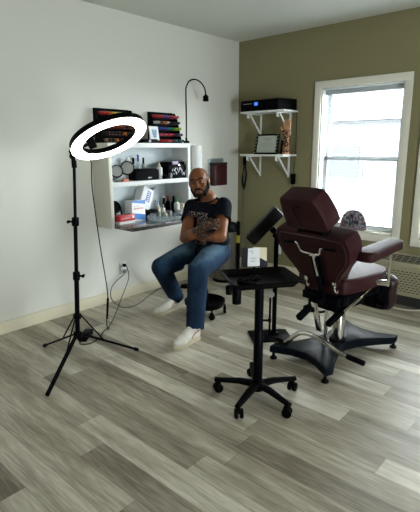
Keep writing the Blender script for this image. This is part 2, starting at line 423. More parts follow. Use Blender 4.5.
def window(n, x0, x1, z0=0.56, z1=1.885, parent_name='window_'):
    w = bpy.data.objects.new('window_%d' % n, None); COL.objects.link(w); w['kind'] = 'structure'
    cw = 0.066; b = B()
    for x in (x0 - cw / 2, x1 + cw / 2): b.box((x, -0.009, (z0 + z1) / 2), (cw, 0.018, z1 - z0 + 2 * cw), bev=0.003)
    for z in (z0 - cw / 2 - 0.002, z1 + cw / 2 + 0.002): b.box(((x0 + x1) / 2, -0.010, z), (x1 - x0 + 2 * cw, 0.018, cw), bev=0.003)
    struct('casing', b, 'trim', parent=w)
    b = B()                                        # jamb lining and sill
    for x in (x0 + 0.006, x1 - 0.006): b.box((x, 0.07, (z0 + z1) / 2), (0.012, 0.14, z1 - z0))
    b.box(((x0 + x1) / 2, 0.07, z1 - 0.006), (x1 - x0 - 0.024, 0.14, 0.012))
    struct('jamb', b, 'pvc', parent=w)
    struct('sill', B().box(((x0 + x1) / 2, 0.062, z0 + 0.008), (x1 - x0 - 0.024, 0.16, 0.016), bev=0.003), 'trim', parent=w)
    zm = (z0 + z1) / 2 + 0.015
    for nm, za, zb, y in (('upper_sash', zm - 0.02, z1 - 0.012, 0.128), ('lower_sash', z0 + 0.016, zm + 0.02, 0.100)):
        b = B(); s = 0.038
        for x in (x0 + 0.012 + s / 2, x1 - 0.012 - s / 2): b.box((x, y, (za + zb) / 2), (s, 0.026, zb - za), bev=0.003)
        for z in (za + s / 2, zb - s / 2): b.box(((x0 + x1) / 2, y, z), (x1 - x0 - 0.026, 0.026, s), bev=0.003)
        so = struct(nm, b, 'pvc', parent=w)
        struct('pane', B().box(((x0 + x1) / 2, y, (za + zb) / 2), (x1 - x0 - 0.09, 0.004, zb - za - 0.06)), 'glass', parent=so)
    return w
window(1, 1.01, 1.79); window(2, 2.02, 2.80)
for n, (a, c) in ((3, (-3.35, -2.15)),):       # unseen window added to the right wall, sized to light wall and floor
    w = bpy.data.objects.new('window_%d' % n, None); COL.objects.link(w); w['kind'] = 'structure'
    b = B()
    for y in (a + 0.03, c - 0.03, (a + c) / 2): b.box((XR + 0.05, y, 0.70), (0.06, 0.06, 1.2))
    for z in (0.13, 1.27): b.box((XR + 0.05, (a + c) / 2, z), (0.06, c - a, 0.06))
    f = struct('frame', b, 'trim', parent=w)
    struct('pane', B().box((XR + 0.06, (a + c) / 2, 0.70), (0.005, c - a - 0.06, 1.14)), 'glass', parent=f)

def blind(x0, x1, z0, z1, label):
    t = thing('window_blind', label, 'blind', ((x0 + x1) / 2, 0.072, z1), 0, 'slatted window blinds')
    w = x1 - x0
    obj('headrail', B().box((0, 0, -0.02), (w, 0.04, 0.038), bev=0.003), 'slat', t)
    b = B(); n = int((z1 - z0 - 0.06) / 0.0245); 
    for i in range(n):
        b.box((0, 0, -0.052 - i * 0.0245), (w - 0.006, 0.017, 0.0012), rx(-5))
    sl = obj('slats', b, 'slat', t); sl['kind'] = 'stuff'
    zb = -0.052 - n * 0.0245
    obj('bottom_rail', B().box((0, 0, zb - 0.004), (w - 0.004, 0.026, 0.014), bev=0.003), 'slat', t)
    b = B()
    for x in (-w * 0.36, 0.0, w * 0.36):
        b.cyl((x, -0.0135, -0.03), (x, -0.0135, zb), 0.0009, n=6)
    obj('ladder_cord', b, 'slat', t)
    obj('tilt_wand', B().cyl((-w / 2 + 0.06, -0.024, -0.03), (-w / 2 + 0.065, -0.024, -0.62), 0.0035, n=8), 'clear', t)
blind(1.026, 1.774, 0.590, 1.873, 'white slatted blind in the window behind the burgundy chair')
blind(2.036, 2.784, 0.590, 1.873, 'white slatted blind in the window cut off by the right edge')

# ------------------------------------------------------------------ outside
struct('ground_outside', B().box((3, 20, -0.7), (80, 39, 0.1)), 'street')
nb = thing('neighbor_building', 'pale building seen through the blinds across the street', 'building', (-4.0, 13, -0.65))
obj('wall', B().box((0, 0, 1.4), (16, 6, 2.8)), 'exterior', nb)
obj('roof', B().prism([(-3.4, 0), (3.4, 0), (0, 1.3)], 16.6, frame((-8.3, 0, 2.8), (0, 1, 0), (0, 0, 1))), 'extroof', nb)
for x in (-5.6, -2.6, 0.4, 3.4, 6.2):
    wf = obj('window', B().box((x, -3.02, 1.55), (1.3, 0.08, 1.2)), 'exttrim', nb)
    obj('pane', B().box((x, -3.05, 1.55), (1.1, 0.06, 1.0)), 'extglass', wf)

# ------------------------------------------------------------------ wall cabinet and its worktop
CY0, CY1, CX, CZ = -1.925, -1.00, 0.225, 1.387
cab = thing('wall_cabinet', 'white open shelf cabinet hung on the left wall', 'cabinet', (0, (CY0 + CY1) / 2, 0.70))
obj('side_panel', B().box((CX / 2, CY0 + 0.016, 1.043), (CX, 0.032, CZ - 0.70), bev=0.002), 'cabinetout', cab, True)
obj('side_panel', B().box((CX / 2, CY1 - 0.016, 1.043), (CX, 0.032, CZ - 0.70), bev=0.002), 'white', cab, True)
obj('top_panel', B().box((CX / 2, (CY0 + CY1) / 2, CZ - 0.02), (CX, CY1 - CY0 - 0.064, 0.04), bev=0.002), 'white', cab, True)
obj('shelf', B().box((CX / 2, (CY0 + CY1) / 2, 1.054), (CX, CY1 - CY0 - 0.064, 0.038), bev=0.002), 'white', cab, True)
obj('back_panel', B().box((0.005, (CY0 + CY1) / 2, 1.048), (0.01, CY1 - CY0 - 0.064, 0.60)), 'cabback', cab, True)
WT = 0.732
b = B().prism([(0.012, CY0 + 0.034), (0.225, CY0 + 0.034), (0.24, CY0 + 0.02), (0.47, CY0 + 0.02), (0.47, CY1 - 0.02), (0.24, CY1 - 0.02), (0.225, CY1 - 0.034), (0.012, CY1 - 0.034)], 0.03, Matrix.Translation((0, 0, WT - 0.03)), bev=0.003)
wto = obj('worktop', b, 'stone', loc=(0.24, -1.48, WT - 0.03), world=True, label='dark marbled worktop jutting out under the open cabinet', cat='worktop')
obj('front_edge', B().box((0.4715, (CY0 + CY1) / 2, WT - 0.0165), (0.004, CY1 - CY0 - 0.05, 0.024)), 'stoneedge', wto, True, label='dark brown front edge')

# ---- ink racks standing on the cabinet
CAPS = {'red': (0.45, 0.02, 0.02), 'orange': (0.62, 0.17, 0.02), 'yellow': (0.62, 0.50, 0.03), 'green': (0.03, 0.30, 0.06), 'lime': (0.30, 0.45, 0.03),
        'blue': (0.03, 0.09, 0.42), 'purple': (0.13, 0.05, 0.26), 'pink': (0.55, 0.12, 0.20), 'white': (0.7, 0.7, 0.7), 'black': (0.012, 0.012, 0.014),
        'brown': (0.15, 0.06, 0.03), 'skin': (0.50, 0.27, 0.16), 'teal': (0.02, 0.25, 0.24), 'grey': (0.25, 0.25, 0.26)}
for k, c in CAPS.items(): M['cap_' + k] = mat(k + '_cap', c, 0.35)
CAPWORD = {'skin': 'tan'}
bottles = {}
def ink_bottle(colr):
    if colr not in bottles:
        b = B().lathe([(0, 0), (0.0132, 0), (0.0140, 0.002), (0.0140, 0.056), (0.0100, 0.063), (0.0090, 0.066), (0, 0.066)], n=14, rot=ry(90))
        o = obj('ink_bottle', b, 'cap_' + colr, cat='bottle')
        c = B().lathe([(0.0095, 0.062), (0.0115, 0.064), (0.0112, 0.082), (0.0060, 0.094), (0.003, 0.096), (0, 0.096)], n=12, rot=ry(90))
        obj('cap', c, 'cap_black' if colr in ('skin', 'grey') else 'cap_' + colr, o)
        bottles[colr] = o; return o, True
    return bottles[colr], False
def ink_rack(yc, width, label, side, rows):
    z0 = CZ; t = thing('ink_rack', label, 'rack', (0.07, yc, z0), 0, 'ink racks on the cabinet top')
    hz = 0.053
    for s in (-1, 1):
        b = B().prism([(-0.062, 0), (0.062, 0), (0.062, 0.006), (-0.005, len(rows) * hz - 0.03), (-0.03, len(rows) * hz + 0.006), (-0.062, len(rows) * hz + 0.006)], 0.004, frame((0, s * (width / 2) + 0.002, 0), (1, 0, 0), (0, 0, 1)))
        obj('side_plate', b, 'black', t)
    obj('back_plate', B().box((-0.064, 0, (len(rows) * hz + 0.012) / 2), (0.004, width, len(rows) * hz + 0.012)), 'black', t)
    for i in range(len(rows)):
        z = 0.006 + hz * i; xf = 0.062 - 0.0155 * i
        obj('tier', B().box(((xf - 0.062) / 2, 0, z), (xf + 0.062, width - 0.006, 0.005)).box((xf, 0, z + 0.001), (0.004, width - 0.006, 0.007)), 'black', t)
    ROW = ['bottom', 'second lowest', 'middle', 'second highest', 'top']
    for i, row in enumerate(rows):
        z = z0 + 0.006 + hz * i + 0.0165; n = len(row); pitch_ = (width - 0.03) / n
        xf = 0.07 + 0.062 - 0.0155 * i
        for k, colr in enumerate(row):
            y = yc - width / 2 + 0.015 + pitch_ * (k + 0.5)
            lab = '%s ink bottle lying in the %s row of the %s black rack' % (CAPWORD.get(colr, colr), ROW[i], side)
            o, first = ink_bottle(colr)
            loc = (xf - 0.040, y, z)
            if first:
                o.location = loc; o['label'] = lab; o['group'] = 'ink bottles in the %s rack' % side
            else: dup(o, loc, lab, 'ink bottles in the %s rack' % side)
R_ = 'red'
ink_rack(-1.165, 0.305, 'black tiered ink rack on the cabinet, beside the white card', 'right hand', [
    ['red', 'red', 'red', 'pink', 'red', 'black', 'teal', 'black', 'teal', 'black'],
    ['pink', 'red', 'pink', 'red', 'pink', 'red', 'black', 'black', 'purple', 'black'],
    ['blue', 'blue', 'purple', 'blue', 'teal', 'green', 'green', 'lime', 'lime', 'lime'],
    ['white', 'grey', 'orange', 'orange', 'white', 'black', 'black', 'black', 'black', 'black'],
    ['red', 'red', 'red', 'purple', 'purple', 'purple', 'red', 'red', 'pink', 'red']])
ink_rack(-1.71, 0.36, 'black tiered ink rack on the cabinet, behind the ring light', 'left hand', [
    ['skin', 'skin', 'orange', 'skin', 'brown', 'red', 'red', 'skin', 'red', 'skin'],
    ['black', 'skin', 'skin', 'grey', 'skin', 'orange', 'skin', 'skin', 'red', 'skin'],
    ['red', 'brown', 'red', 'brown', 'red', 'brown', 'skin', 'brown', 'skin', 'brown'],
    ['grey', 'black', 'grey', 'grey', 'orange', 'skin', 'orange', 'red', 'orange', 'brown'],
    ['red', 'red', 'orange', 'yellow', 'yellow', 'green', 'green', 'black', 'grey', 'brown']])

# ---- small things on the cabinet top
card = thing('picture_card', 'small white card with a blue drawing leaning on the right ink rack', 'picture', (0.185, -1.405, CZ), 8)
obj('card', B().box((0, 0, 0.082), (0.008, 0.118, 0.118), ry(-8)), 'paper', card)
b = B()
Mc = Matrix.Translation((0.0055, 0, 0.082)) @ ry(-8).to_4x4()
for (y, z, ry_, rz_) in ((0.0, 0.0, 0.03, 0.024), (-0.018, 0.022, 0.014, 0.012), (0.02, 0.02, 0.016, 0.014), (0.002, -0.025, 0.024, 0.013)):
    b.prism([(ry_ * math.cos(a), rz_ * math.sin(a)) for a in [2 * PI * k / 16 for k in range(16)]], 0.0008, Mc @ frame((0, y, z), (0, 1, 0), (0, 0, 1)))
obj('drawing', b, mat('pale_blue_ink', (0.25, 0.42, 0.58), 0.7), card)
pw = thing('power_supply', 'low black box lying on the cabinet top below the white card', 'box', (0.18, -1.47, CZ))
obj('case', B().box((0, 0, 0.016), (0.08, 0.16, 0.032), bev=0.004), 'black', pw)
obj('dial', B().cyl((0.04, -0.02, 0.016), (0.052, -0.02, 0.016), 0.012, n=16), 'silver', pw, label='silver dial')
obj('black_pouch', B().box((0, 0, 0.012), (0.06, 0.16, 0.024), bev=0.01, seg=3), 'blackm', loc=(0.19, -1.68, CZ), label='flat black pouch on the cabinet top in front of the left ink rack', cat='pouch')

# ---- gooseneck lamp clamped on the cabinet's right end
gl = thing('gooseneck_lamp', 'thin black gooseneck lamp rising from the right end of the cabinet', 'lamp', (0.195, -1.018, CZ))
obj('clamp', B().box((0, 0, 0.011), (0.05, 0.034, 0.022), bev=0.003).cyl((0, 0, 0.02), (0, 0, 0.05), 0.010, n=12), 'black', gl)
obj('pole', B().tube([(0, 0, 0.02), (0, 0.004, 0.25), (0, 0.004, 0.46), (0, 0.012, 0.50), (0, 0.05, 0.55), (0, 0.12, 0.572), (0, 0.20, 0.555), (0, 0.255, 0.505), (0, 0.27, 0.445)], 0.0062, n=10), 'black', gl)
obj('lamp_head', B().lathe([(0, 0.062), (0.010, 0.062), (0.014, 0.055), (0.026, 0.046), (0.028, 0.0), (0.024, 0.0), (0.022, 0.012), (0, 0.012)], (0, 0.271, 0.39), n=20), 'black', gl)


# ---- middle shelf
SZ = 1.073
vis = thing('loupe_visor', 'pair of round grey discs with a strap at the left of the middle shelf', 'goggles', (0.12, -1.75, SZ))
for y, x, z, r in ((-0.055, 0.045, 0.085, 0.050), (0.055, 0.045, 0.108, 0.056)):
    R = Matrix.Rotation(math.radians(-38), 3, 'Z') @ ry(78)
    L_ = obj('disc', B().lathe([(0, 0), (r, 0), (r, 0.010), (r - 0.006, 0.014), (0, 0.014)], (x, y, z), n=28, rot=R), 'greymesh', vis)
    obj('rim', B().lathe([(r, -0.002), (r + 0.003, 0.002), (r + 0.003, 0.014), (r - 0.006, 0.018), (r - 0.006, 0.012), (r, 0.012)], (x, y, z), n=28, rot=R), 'blackm', L_)
obj('body', B().box((0.0, 0.015, 0.045), (0.05, 0.11, 0.09), bev=0.02, seg=3), 'grey', vis)
obj('orange_case', B().box((0, 0, 0.012), (0.03, 0.06, 0.024), bev=0.008, seg=3), mat('coral_plastic', (0.60, 0.16, 0.10), 0.4), loc=(0.195, -1.745, SZ), label='small coral orange case on the middle shelf below the grey discs', cat='case')
ph = thing('zip_pouch', 'black rectangular pouch in the middle of the middle shelf', 'pouch', (0.15, -1.505, SZ))
obj('body', B().box((0, 0, 0.045), (0.11, 0.27, 0.088), bev=0.014, seg=3), 'blackm', ph)
obj('flap', B().box((0, 0, 0.091), (0.112, 0.20, 0.012), bev=0.005), 'black', ph)
obj('badge', B().box((0.0565, 0.02, 0.022), (0.002, 0.04, 0.008)), 'silver', ph, label='small silver badge')
def bottle(name, loc, h, r, m, capm, label, cat='bottle', neck=0.3, group=None, nozzle=False):
    t = thing(name, label, cat, loc, 0, group)
    hb = h * (1 - neck)
    obj('body', B().lathe([(0, 0), (r * 0.94, 0), (r, h * 0.03), (r, hb * 0.88), (r * 0.85, hb * 0.95), (r * 0.42, hb), (r * 0.42, hb + h * 0.04), (0, hb + h * 0.04)], n=20), m, t)
    if nozzle: pr = [(r * 0.5, hb + h * 0.02), (r * 0.5, hb + h * 0.08), (r * 0.2, hb + h * 0.14), (r * 0.10, h), (0, h)]
    else: pr = [(r * 0.5, hb + h * 0.02), (r * 0.5, h * 0.97), (r * 0.42, h), (0, h)]
    obj('cap', B().lathe([(0, hb + h * 0.02)] + pr, n=16), capm, t)
    return t
gd = 'bottles at the back of the middle shelf'
bottle('spray_bottle', (0.06, -1.60, SZ), 0.20, 0.030, 'paper', 'paper', 'white bottle standing behind the grey discs on the middle shelf', group=gd)
bottle('bottle', (0.055, -1.54, SZ), 0.19, 0.020, 'grey', 'black', 'grey bottle with a black cap behind the left end of the black pouch', group=gd)
bottle('bottle', (0.05, -1.48, SZ), 0.215, 0.018, 'clear', 'navy', 'clear bottle with a blue cap behind the black pouch', group=gd)
bottle('bottle', (0.06, -1.43, SZ), 0.19, 0.017, 'greymesh', 'black', 'slim grey bottle with a black cap behind the right end of the black pouch', group=gd)
bottle('squeeze_bottle', (0.16, -1.335, SZ), 0.155, 0.030, 'paper', 'cream', 'white squeeze bottle with a pointed tip between black pouch and patterned case', nozzle=True)
bottle('jar', (0.195, -1.30, SZ), 0.042, 0.026, 'black', 'black', 'small black jar in front of the white squeeze bottle', 'jar', neck=0.2)
cs = thing('tool_case', 'black case with silver pattern at the right end of the middle shelf', 'case', (0.125, -1.125, SZ))
obj('body', B().box((0, 0, 0.062), (0.15, 0.265, 0.124), bev=0.006), 'black', cs)
b = B(); rnd = random.Random(4)
for k in range(16):
    y = -0.11 + 0.0148 * k; z = 0.03 + rnd.random() * 0.06; 
    b.box((0.0757, y, z), (0.0014, 0.005 + rnd.random() * 0.010, 0.010 + rnd.random() * 0.028), rx(rnd.uniform(-50, 50)))
obj('front_pattern', b, 'silver', cs, label='silver blotched pattern')
obj('latch', B().box((0.077, 0.0, 0.118), (0.006, 0.03, 0.016), bev=0.002), 'chrome', cs)
bx_ = thing('boxed_tools', 'lilac and silver packet lying on the patterned black case', 'packet', (0.125, -1.125, SZ + 0.124))
obj('tray', B().box((0, 0, 0.012), (0.11, 0.235, 0.024), bev=0.004), 'black', bx_)
obj('sleeve', B().box((0.004, -0.03, 0.014), (0.115, 0.075, 0.029), bev=0.002), 'purple', bx_)
obj('tube', B().cyl((0.02, 0.02, 0.031), (0.02, 0.09, 0.031), 0.010, n=14).cyl((-0.01, 0.02, 0.029), (-0.01, 0.085, 0.029), 0.007, n=12), 'silver', bx_)
mg = thing('paper_cup', 'small silvery cup in front of the patterned black case', 'cup', (0.208, -1.245, SZ))
obj('body', B().lathe([(0, 0), (0.014, 0), (0.017, 0.05), (0.019, 0.052), (0.016, 0.052), (0.013, 0.004), (0, 0.004)], n=18), 'silver', mg)

# ---- things on the worktop
def lettering(y0, z0, strokes, b, x, h, t=0.0012):
    for (ya, za, yb, zb) in strokes:
        b.tube([(x, y0 + ya * h, z0 + za * h), (x, y0 + yb * h, z0 + zb * h)], h * 0.10, n=4, smooth=False)
gx = thing('glove_box', 'white and blue cardboard box standing on the worktop, behind the red box', 'box', (0.165, -1.63, WT), 4)
obj('body', B().box((0, 0, 0.088), (0.09, 0.155, 0.176), bev=0.002), 'paper', gx)
b = B().prism([(-0.0775, 0.025), (0.0775, 0.0), (0.0775, 0.05), (0.03, 0.058), (-0.0775, 0.075)], 0.001, frame((0.0452, 0, 0), (0, 1, 0), (0, 0, 1)))
b.prism([(-0.0775, 0.165), (0.0775, 0.14), (0.0775, 0.176), (-0.0775, 0.176)], 0.001, frame((0.0452, 0, 0), (0, 1, 0), (0, 0, 1)))
obj('blue_band', b, 'blue', gx, label='blue printed bands')
b = B()
for k in range(7): b.box((0.0458, -0.05 + 0.016 * k, 0.108), (0.0012, 0.010, 0.014))
for k in range(5): b.box((0.0458, -0.05 + 0.014 * k, 0.128), (0.0012, 0.009, 0.005))
obj('printed_line', b, mat('pale_red_print', (0.55, 0.22, 0.22), 0.5), gx, label='faint red and grey print')
rb = thing('red_box', 'flat red box with white lettering at the left end of the worktop', 'box', (0.225, -1.79, WT), 3)
obj('body', B().box((0, 0, 0.047), (0.07, 0.165, 0.05), bev=0.002), 'red', rb)
obj('base_band', B().box((0, 0, 0.0115), (0.07, 0.165, 0.023), bev=0.001), 'paper', rb, label='pale lower band')
b = B()
for k in range(8):
    h_ = 0.012 if k not in (0, 4) else 0.017
    y = -0.062 + 0.0125 * k
    b.box((0.0356, y, 0.047), (0.0012, 0.0025, h_)).box((0.0356, y + 0.0035, 0.047 + h_ / 2 * (1 if k % 2 else -1)), (0.0012, 0.007, 0.0025))
b.prism([(0.012 * math.cos(a), 0.012 * math.sin(a)) for a in [2 * PI * k / 16 for k in range(16)]], 0.0012, frame((0.0352, 0.062, 0.052), (0, 1, 0), (0, 0, 1)))
obj('white_lettering', b, 'paper', rb)
hp = thing('headset', 'black bundled headset at the left end of the worktop behind the red box', 'headset', (0.11, -1.82, WT))
obj('pad', B().sph((0.02, 0.0, 0.055), (0.035, 0.055, 0.055)), 'blackm', hp)
obj('pad', B().sph((0.0, 0.02, 0.12), (0.030, 0.05, 0.05)), 'blackm', hp)
obj('band', B().tube([(0.03, -0.055, 0.10), (0.03, -0.035, 0.165), (0.03, 0.01, 0.175), (0.03, 0.05, 0.13), (0.04, 0.055, 0.06)], 0.008, n=8), 'black', hp)
obj('clip', B().box((0.056, 0.01, 0.075), (0.008, 0.04, 0.02), bev=0.003), 'silver', hp, label='light grey clip')
tb = thing('carton', 'white carton with a navy label tilted against the back of the cabinet', 'carton', (0.085, -1.465, WT))
R = Matrix.Rotation(math.radians(-28), 3, 'X') @ ry(-8)
Mt = Matrix.Translation((0.0, -0.005, 0.172)) @ R.to_4x4()
b = B(); b.box((0, 0, 0), (0.10, 0.125, 0.19), bev=0.002); bmesh.ops.transform(b.bm, matrix=Mt, verts=b.bm.verts); obj('body', b, 'paper', tb)
b = B(); b.box((0, 0, 0.0965), (0.092, 0.117, 0.004)); b.box((0, -0.0635, 0.12), (0.092, 0.004, 0.04), rx(25)); b.box((0, 0.0635, 0.12), (0.092, 0.004, 0.04), rx(-25)); bmesh.ops.transform(b.bm, matrix=Mt, verts=b.bm.verts); obj('flap', b, 'greymesh', tb, label='grey open flaps')
b = B(); b.box((0.0508, 0.012, 0.02), (0.0014, 0.045, 0.10)); bmesh.ops.transform(b.bm, matrix=Mt, verts=b.bm.verts); lb = obj('navy_label', b, 'navy', tb)
b = B()
for k in range(5): b.box((0.052, 0.012, -0.018 + 0.019 * k), (0.0012, 0.026, 0.006))
bmesh.ops.transform(b.bm, matrix=Mt, verts=b.bm.verts); obj('printed_line', b, 'paper', lb)
# the carton leans on a folded black cloth
obj('folded_cloth', B().box((0, 0, 0.038), (0.13, 0.14, 0.076), bev=0.025, seg=4), 'blackm', loc=(0.155, -1.46, WT), label='folded black cloth on the worktop under the tilted carton', cat='cloth')
bottle('nozzle_bottle', (0.14, -1.34, WT), 0.155, 0.020, 'cream', 'paper', 'cream bottle with a long white nozzle right of the tilted carton', neck=0.42, nozzle=True)
wl = 'bottles at the right end of the worktop'
bottle('squeeze_bottle', (0.17, -1.135, WT), 0.150, 0.027, 'paper', 'cap_green', 'white bottle with a green cap among the dark bottles', group=wl, neck=0.22)
bottle('bottle', (0.08, -1.215, WT), 0.155, 0.021, 'black', 'black', 'dark bottle standing left of the white bottle with the green cap', group=wl)
bottle('bottle', (0.07, -1.155, WT), 0.180, 0.021, 'black', 'cap_red', 'dark bottle with a red cap behind the white bottle', group=wl)
bottle('bottle', (0.08, -1.09, WT), 0.165, 0.023, 'black', 'black', 'dark bottle between the white bottle and the side panel', group=wl)
bottle('bottle', (0.07, -1.275, WT), 0.135, 0.023, 'clear', 'blue', 'clear bottle with a blue cap right of the cream nozzle bottle', group=wl)
bottle('bottle', (0.13, -1.275, WT), 0.105, 0.022, 'paper', 'grey', 'short white bottle with a grey cap on the worktop', group=wl)
def cup(name, loc, r, h, m, label, cat='cup', group=None):
    return obj(name, B().lathe([(0, 0), (r * 0.85, 0), (r, h), (r * 1.06, h + 0.002), (r * 0.95, h + 0.002), (r * 0.8, 0.004), (0, 0.004)], n=20), m, loc=loc, label=label, cat=cat, group=group)
tub = thing('cream_tub', 'white round tub with a blue base at the right of the worktop', 'tub', (0.25, -1.155, WT))
obj('body', B().lathe([(0, 0), (0.034, 0), (0.036, 0.035), (0, 0.035)], n=24), 'paper', tub)
obj('lid', B().lathe([(0, 0.033), (0.038, 0.033), (0.038, 0.052), (0.035, 0.054), (0, 0.054)], n=24), 'paper', tub)
obj('blue_ring', B().lathe([(0.0345, 0.001), (0.0365, 0.001), (0.0370, 0.012), (0.0350, 0.012)], n=24), 'blue', tub)
obj('tissue_box', B().box((0, 0, 0.05), (0.07, 0.05, 0.10), bev=0.003), 'cream', loc=(0.17, -1.06, WT), label='small cream box against the right side panel', cat='box')
gq = 'clear cups on the worktop'
cup('plastic_cup', (0.27, -1.52, WT), 0.026, 0.055, 'clear', 'clear plastic cup in front of the tilted carton', group=gq)
cup('plastic_cup', (0.24, -1.44, WT), 0.028, 0.060, 'clear', 'clear plastic cup between the tilted carton and the cream jar', group=gq)
cup('plastic_cup', (0.33, -1.60, WT), 0.030, 0.050, 'clear', 'clear plastic cup in front of the glove box', group=gq)
cup('plastic_cup', (0.30, -1.30, WT), 0.026, 0.045, 'clear', 'clear plastic cup right of the cream jar', group=gq)
cup('plastic_cup', (0.20, -1.26, WT), 0.024, 0.05, 'grey', 'small grey cup behind the right clear cup', group=gq)
bottle('jar', (0.27, -1.375, WT), 0.062, 0.020, 'cream', 'paper', 'small cream jar near the middle of the worktop', 'jar', neck=0.25)
bottle('jar', (0.22, -1.225, WT), 0.05, 0.022, 'black', 'brown' if False else 'black', 'small dark jar left of the white round tub', 'jar', neck=0.25)
tr = thing('clear_organizer', 'clear plastic drawer tray lying along the worktop front', 'tray', (0.36, -1.45, WT), 0)
obj('tray', B().box((0, 0, 0.004), (0.11, 0.30, 0.008), bev=0.002).box((0.053, 0, 0.018), (0.003, 0.30, 0.028)).box((-0.053, 0, 0.018), (0.003, 0.30, 0.028)).box((0, 0.148, 0.018), (0.11, 0.003, 0.028)).box((0, -0.148, 0.018), (0.11, 0.003, 0.028)), 'clear', tr)
obj('divider', B().box((0, 0.05, 0.016), (0.104, 0.002, 0.022)).box((0, -0.05, 0.016), (0.104, 0.002, 0.022)), 'clear', tr)

# ---- things on the left wall
wd_ = thing('towel_dispenser', 'white upright dispenser on the wall between cabinet and man', 'dispenser', (0.0, -0.735, 1.10))
obj('body', B().prism(round_rect(0.10, 0.10, 0.045, 8), 0.26, Matrix.Translation((0.058, 0, 0.01)), bev=0.006), 'white', wd_)
obj('wall_plate', B().box((0.005, 0, 0.14), (0.01, 0.085, 0.29), bev=0.003), 'white', wd_)
sh = thing('sharps_container', 'dark red translucent container in a clear bracket on the left wall', 'container', (0, -0.39, 0.955))
obj('body', B().prism(round_rect(0.075, 0.205, 0.014, 5), 0.215, Matrix.Translation((0.050, 0, 0.0)), bev=0.008), 'sharps', sh)
obj('lid', B().prism(round_rect(0.080, 0.21, 0.014, 5), 0.022, Matrix.Translation((0.050, 0, 0.216)), bev=0.004), 'leatherdark', sh)
obj('contents', B().box((0.05, 0, 0.055), (0.05, 0.17, 0.09), bev=0.02, seg=3), 'leatherdark', sh, label='dark contents')
obj('bracket', B().box((0.006, 0, 0.135), (0.010, 0.25, 0.29), bev=0.003).box((0.028, 0, 0.262), (0.036, 0.15, 0.035), bev=0.006), 'clear', sh)

def outlet(name, loc, rotz, label, plug):
    t = thing(name, label, 'outlet', loc, rotz)
    obj('cover_plate', B().prism(round_rect(0.072, 0.115, 0.006, 4), 0.006, frame((0, 0, 0), (0, 1, 0), (0, 0, 1)), bev=0.002), 'white', t)
    for z in (-0.027, 0.027):
        s_ = obj('socket', B().prism(round_rect(0.034, 0.030, 0.010, 4), 0.004, frame((0.0055, 0, z), (0, 1, 0), (0, 0, 1)), bev=0.001), 'white', t)
        if not (plug and z > -1):
            obj('slot', B().box((0.0097, -0.007, z + 0.003), (0.0012, 0.002, 0.009)).box((0.0097, 0.007, z + 0.003), (0.0012, 0.002, 0.007)).cyl((0.0090, 0, z - 0.009), (0.0103, 0, z - 0.009), 0.0025, n=10), 'blackm', s_)
    return t
outlet('wall_outlet', (0.0, -1.665, 0.285), 0, 'white wall outlet on the left wall with two plugs in it', True)
outlet('wall_outlet', (0.575, 0.0, 0.27), -90, 'white wall outlet on the khaki wall behind the padded arm rest', False)

# ------------------------------------------------------------------ shelves on the back wall
def shelf(z, x0, x1, label):
    t = thing('wall_shelf', label, 'shelf', ((x0 + x1) / 2, 0, z - 0.02), 0, 'bracket shelves on the back wall')
    obj('board', B().box(((x0 + x1) / 2, -0.128, z - 0.009), (x1 - x0, 0.25, 0.018), bev=0.003), 'white', t, True)
    for x in (0.315, 0.675):
        b = B(); zt = z - 0.018
        b.box((x, -0.012, zt - 0.11), (0.022, 0.008, 0.215), bev=0.001)               # wall leg
        b.box((x, -0.125, zt - 0.005), (0.022, 0.235, 0.008), bev=0.001)             # arm under the board
        b.box((x, -0.243, zt - 0.022), (0.022, 0.008, 0.040), bev=0.001).box((x, -0.232, zt - 0.043), (0.022, 0.024, 0.006))   # front lip
        p0, p1 = V((x, -0.20, zt - 0.012)), V((x, -0.018, zt - 0.20)); d = p1 - p0
        b.box((p0 + p1) / 2, (0.016, 0.010, d.length), d.to_track_quat('Z', 'X').to_matrix())
        obj('bracket', b, 'white', t, True)
shelf(1.703, 0.225, 0.76, 'upper white bracket shelf carrying the black stereo')
shelf(1.278, 0.225, 0.76, 'lower white bracket shelf carrying the framed certificate')
st = thing('stereo_receiver', 'wide black stereo with a small blue display on the upper shelf', 'stereo', (0.45, -0.13, 1.703))
pts = [(-0.225, -0.115), (0.205, -0.115), (0.225, -0.108), (0.30, 0.11), (-0.225, 0.11)]
obj('case', B().prism(pts, 0.106, None, bev=0.005), 'black', st)
obj('faceplate', B().box((-0.005, -0.1155, 0.055), (0.425, 0.006, 0.086), bev=0.002), 'blackmetal', st)
obj('display', B().box((-0.03, -0.119, 0.068), (0.042, 0.003, 0.032)), 'display', st, label='lit blue display')
for x in (0.04, 0.10, 0.17):
    obj('knob', B().cyl((x, -0.116, 0.055), (x, -0.132, 0.055), 0.016, n=20, bev=0.002), 'blackmetal', st)
obj('disc_slot', B().box((-0.135, -0.119, 0.072), (0.11, 0.002, 0.004)), 'grey', st)

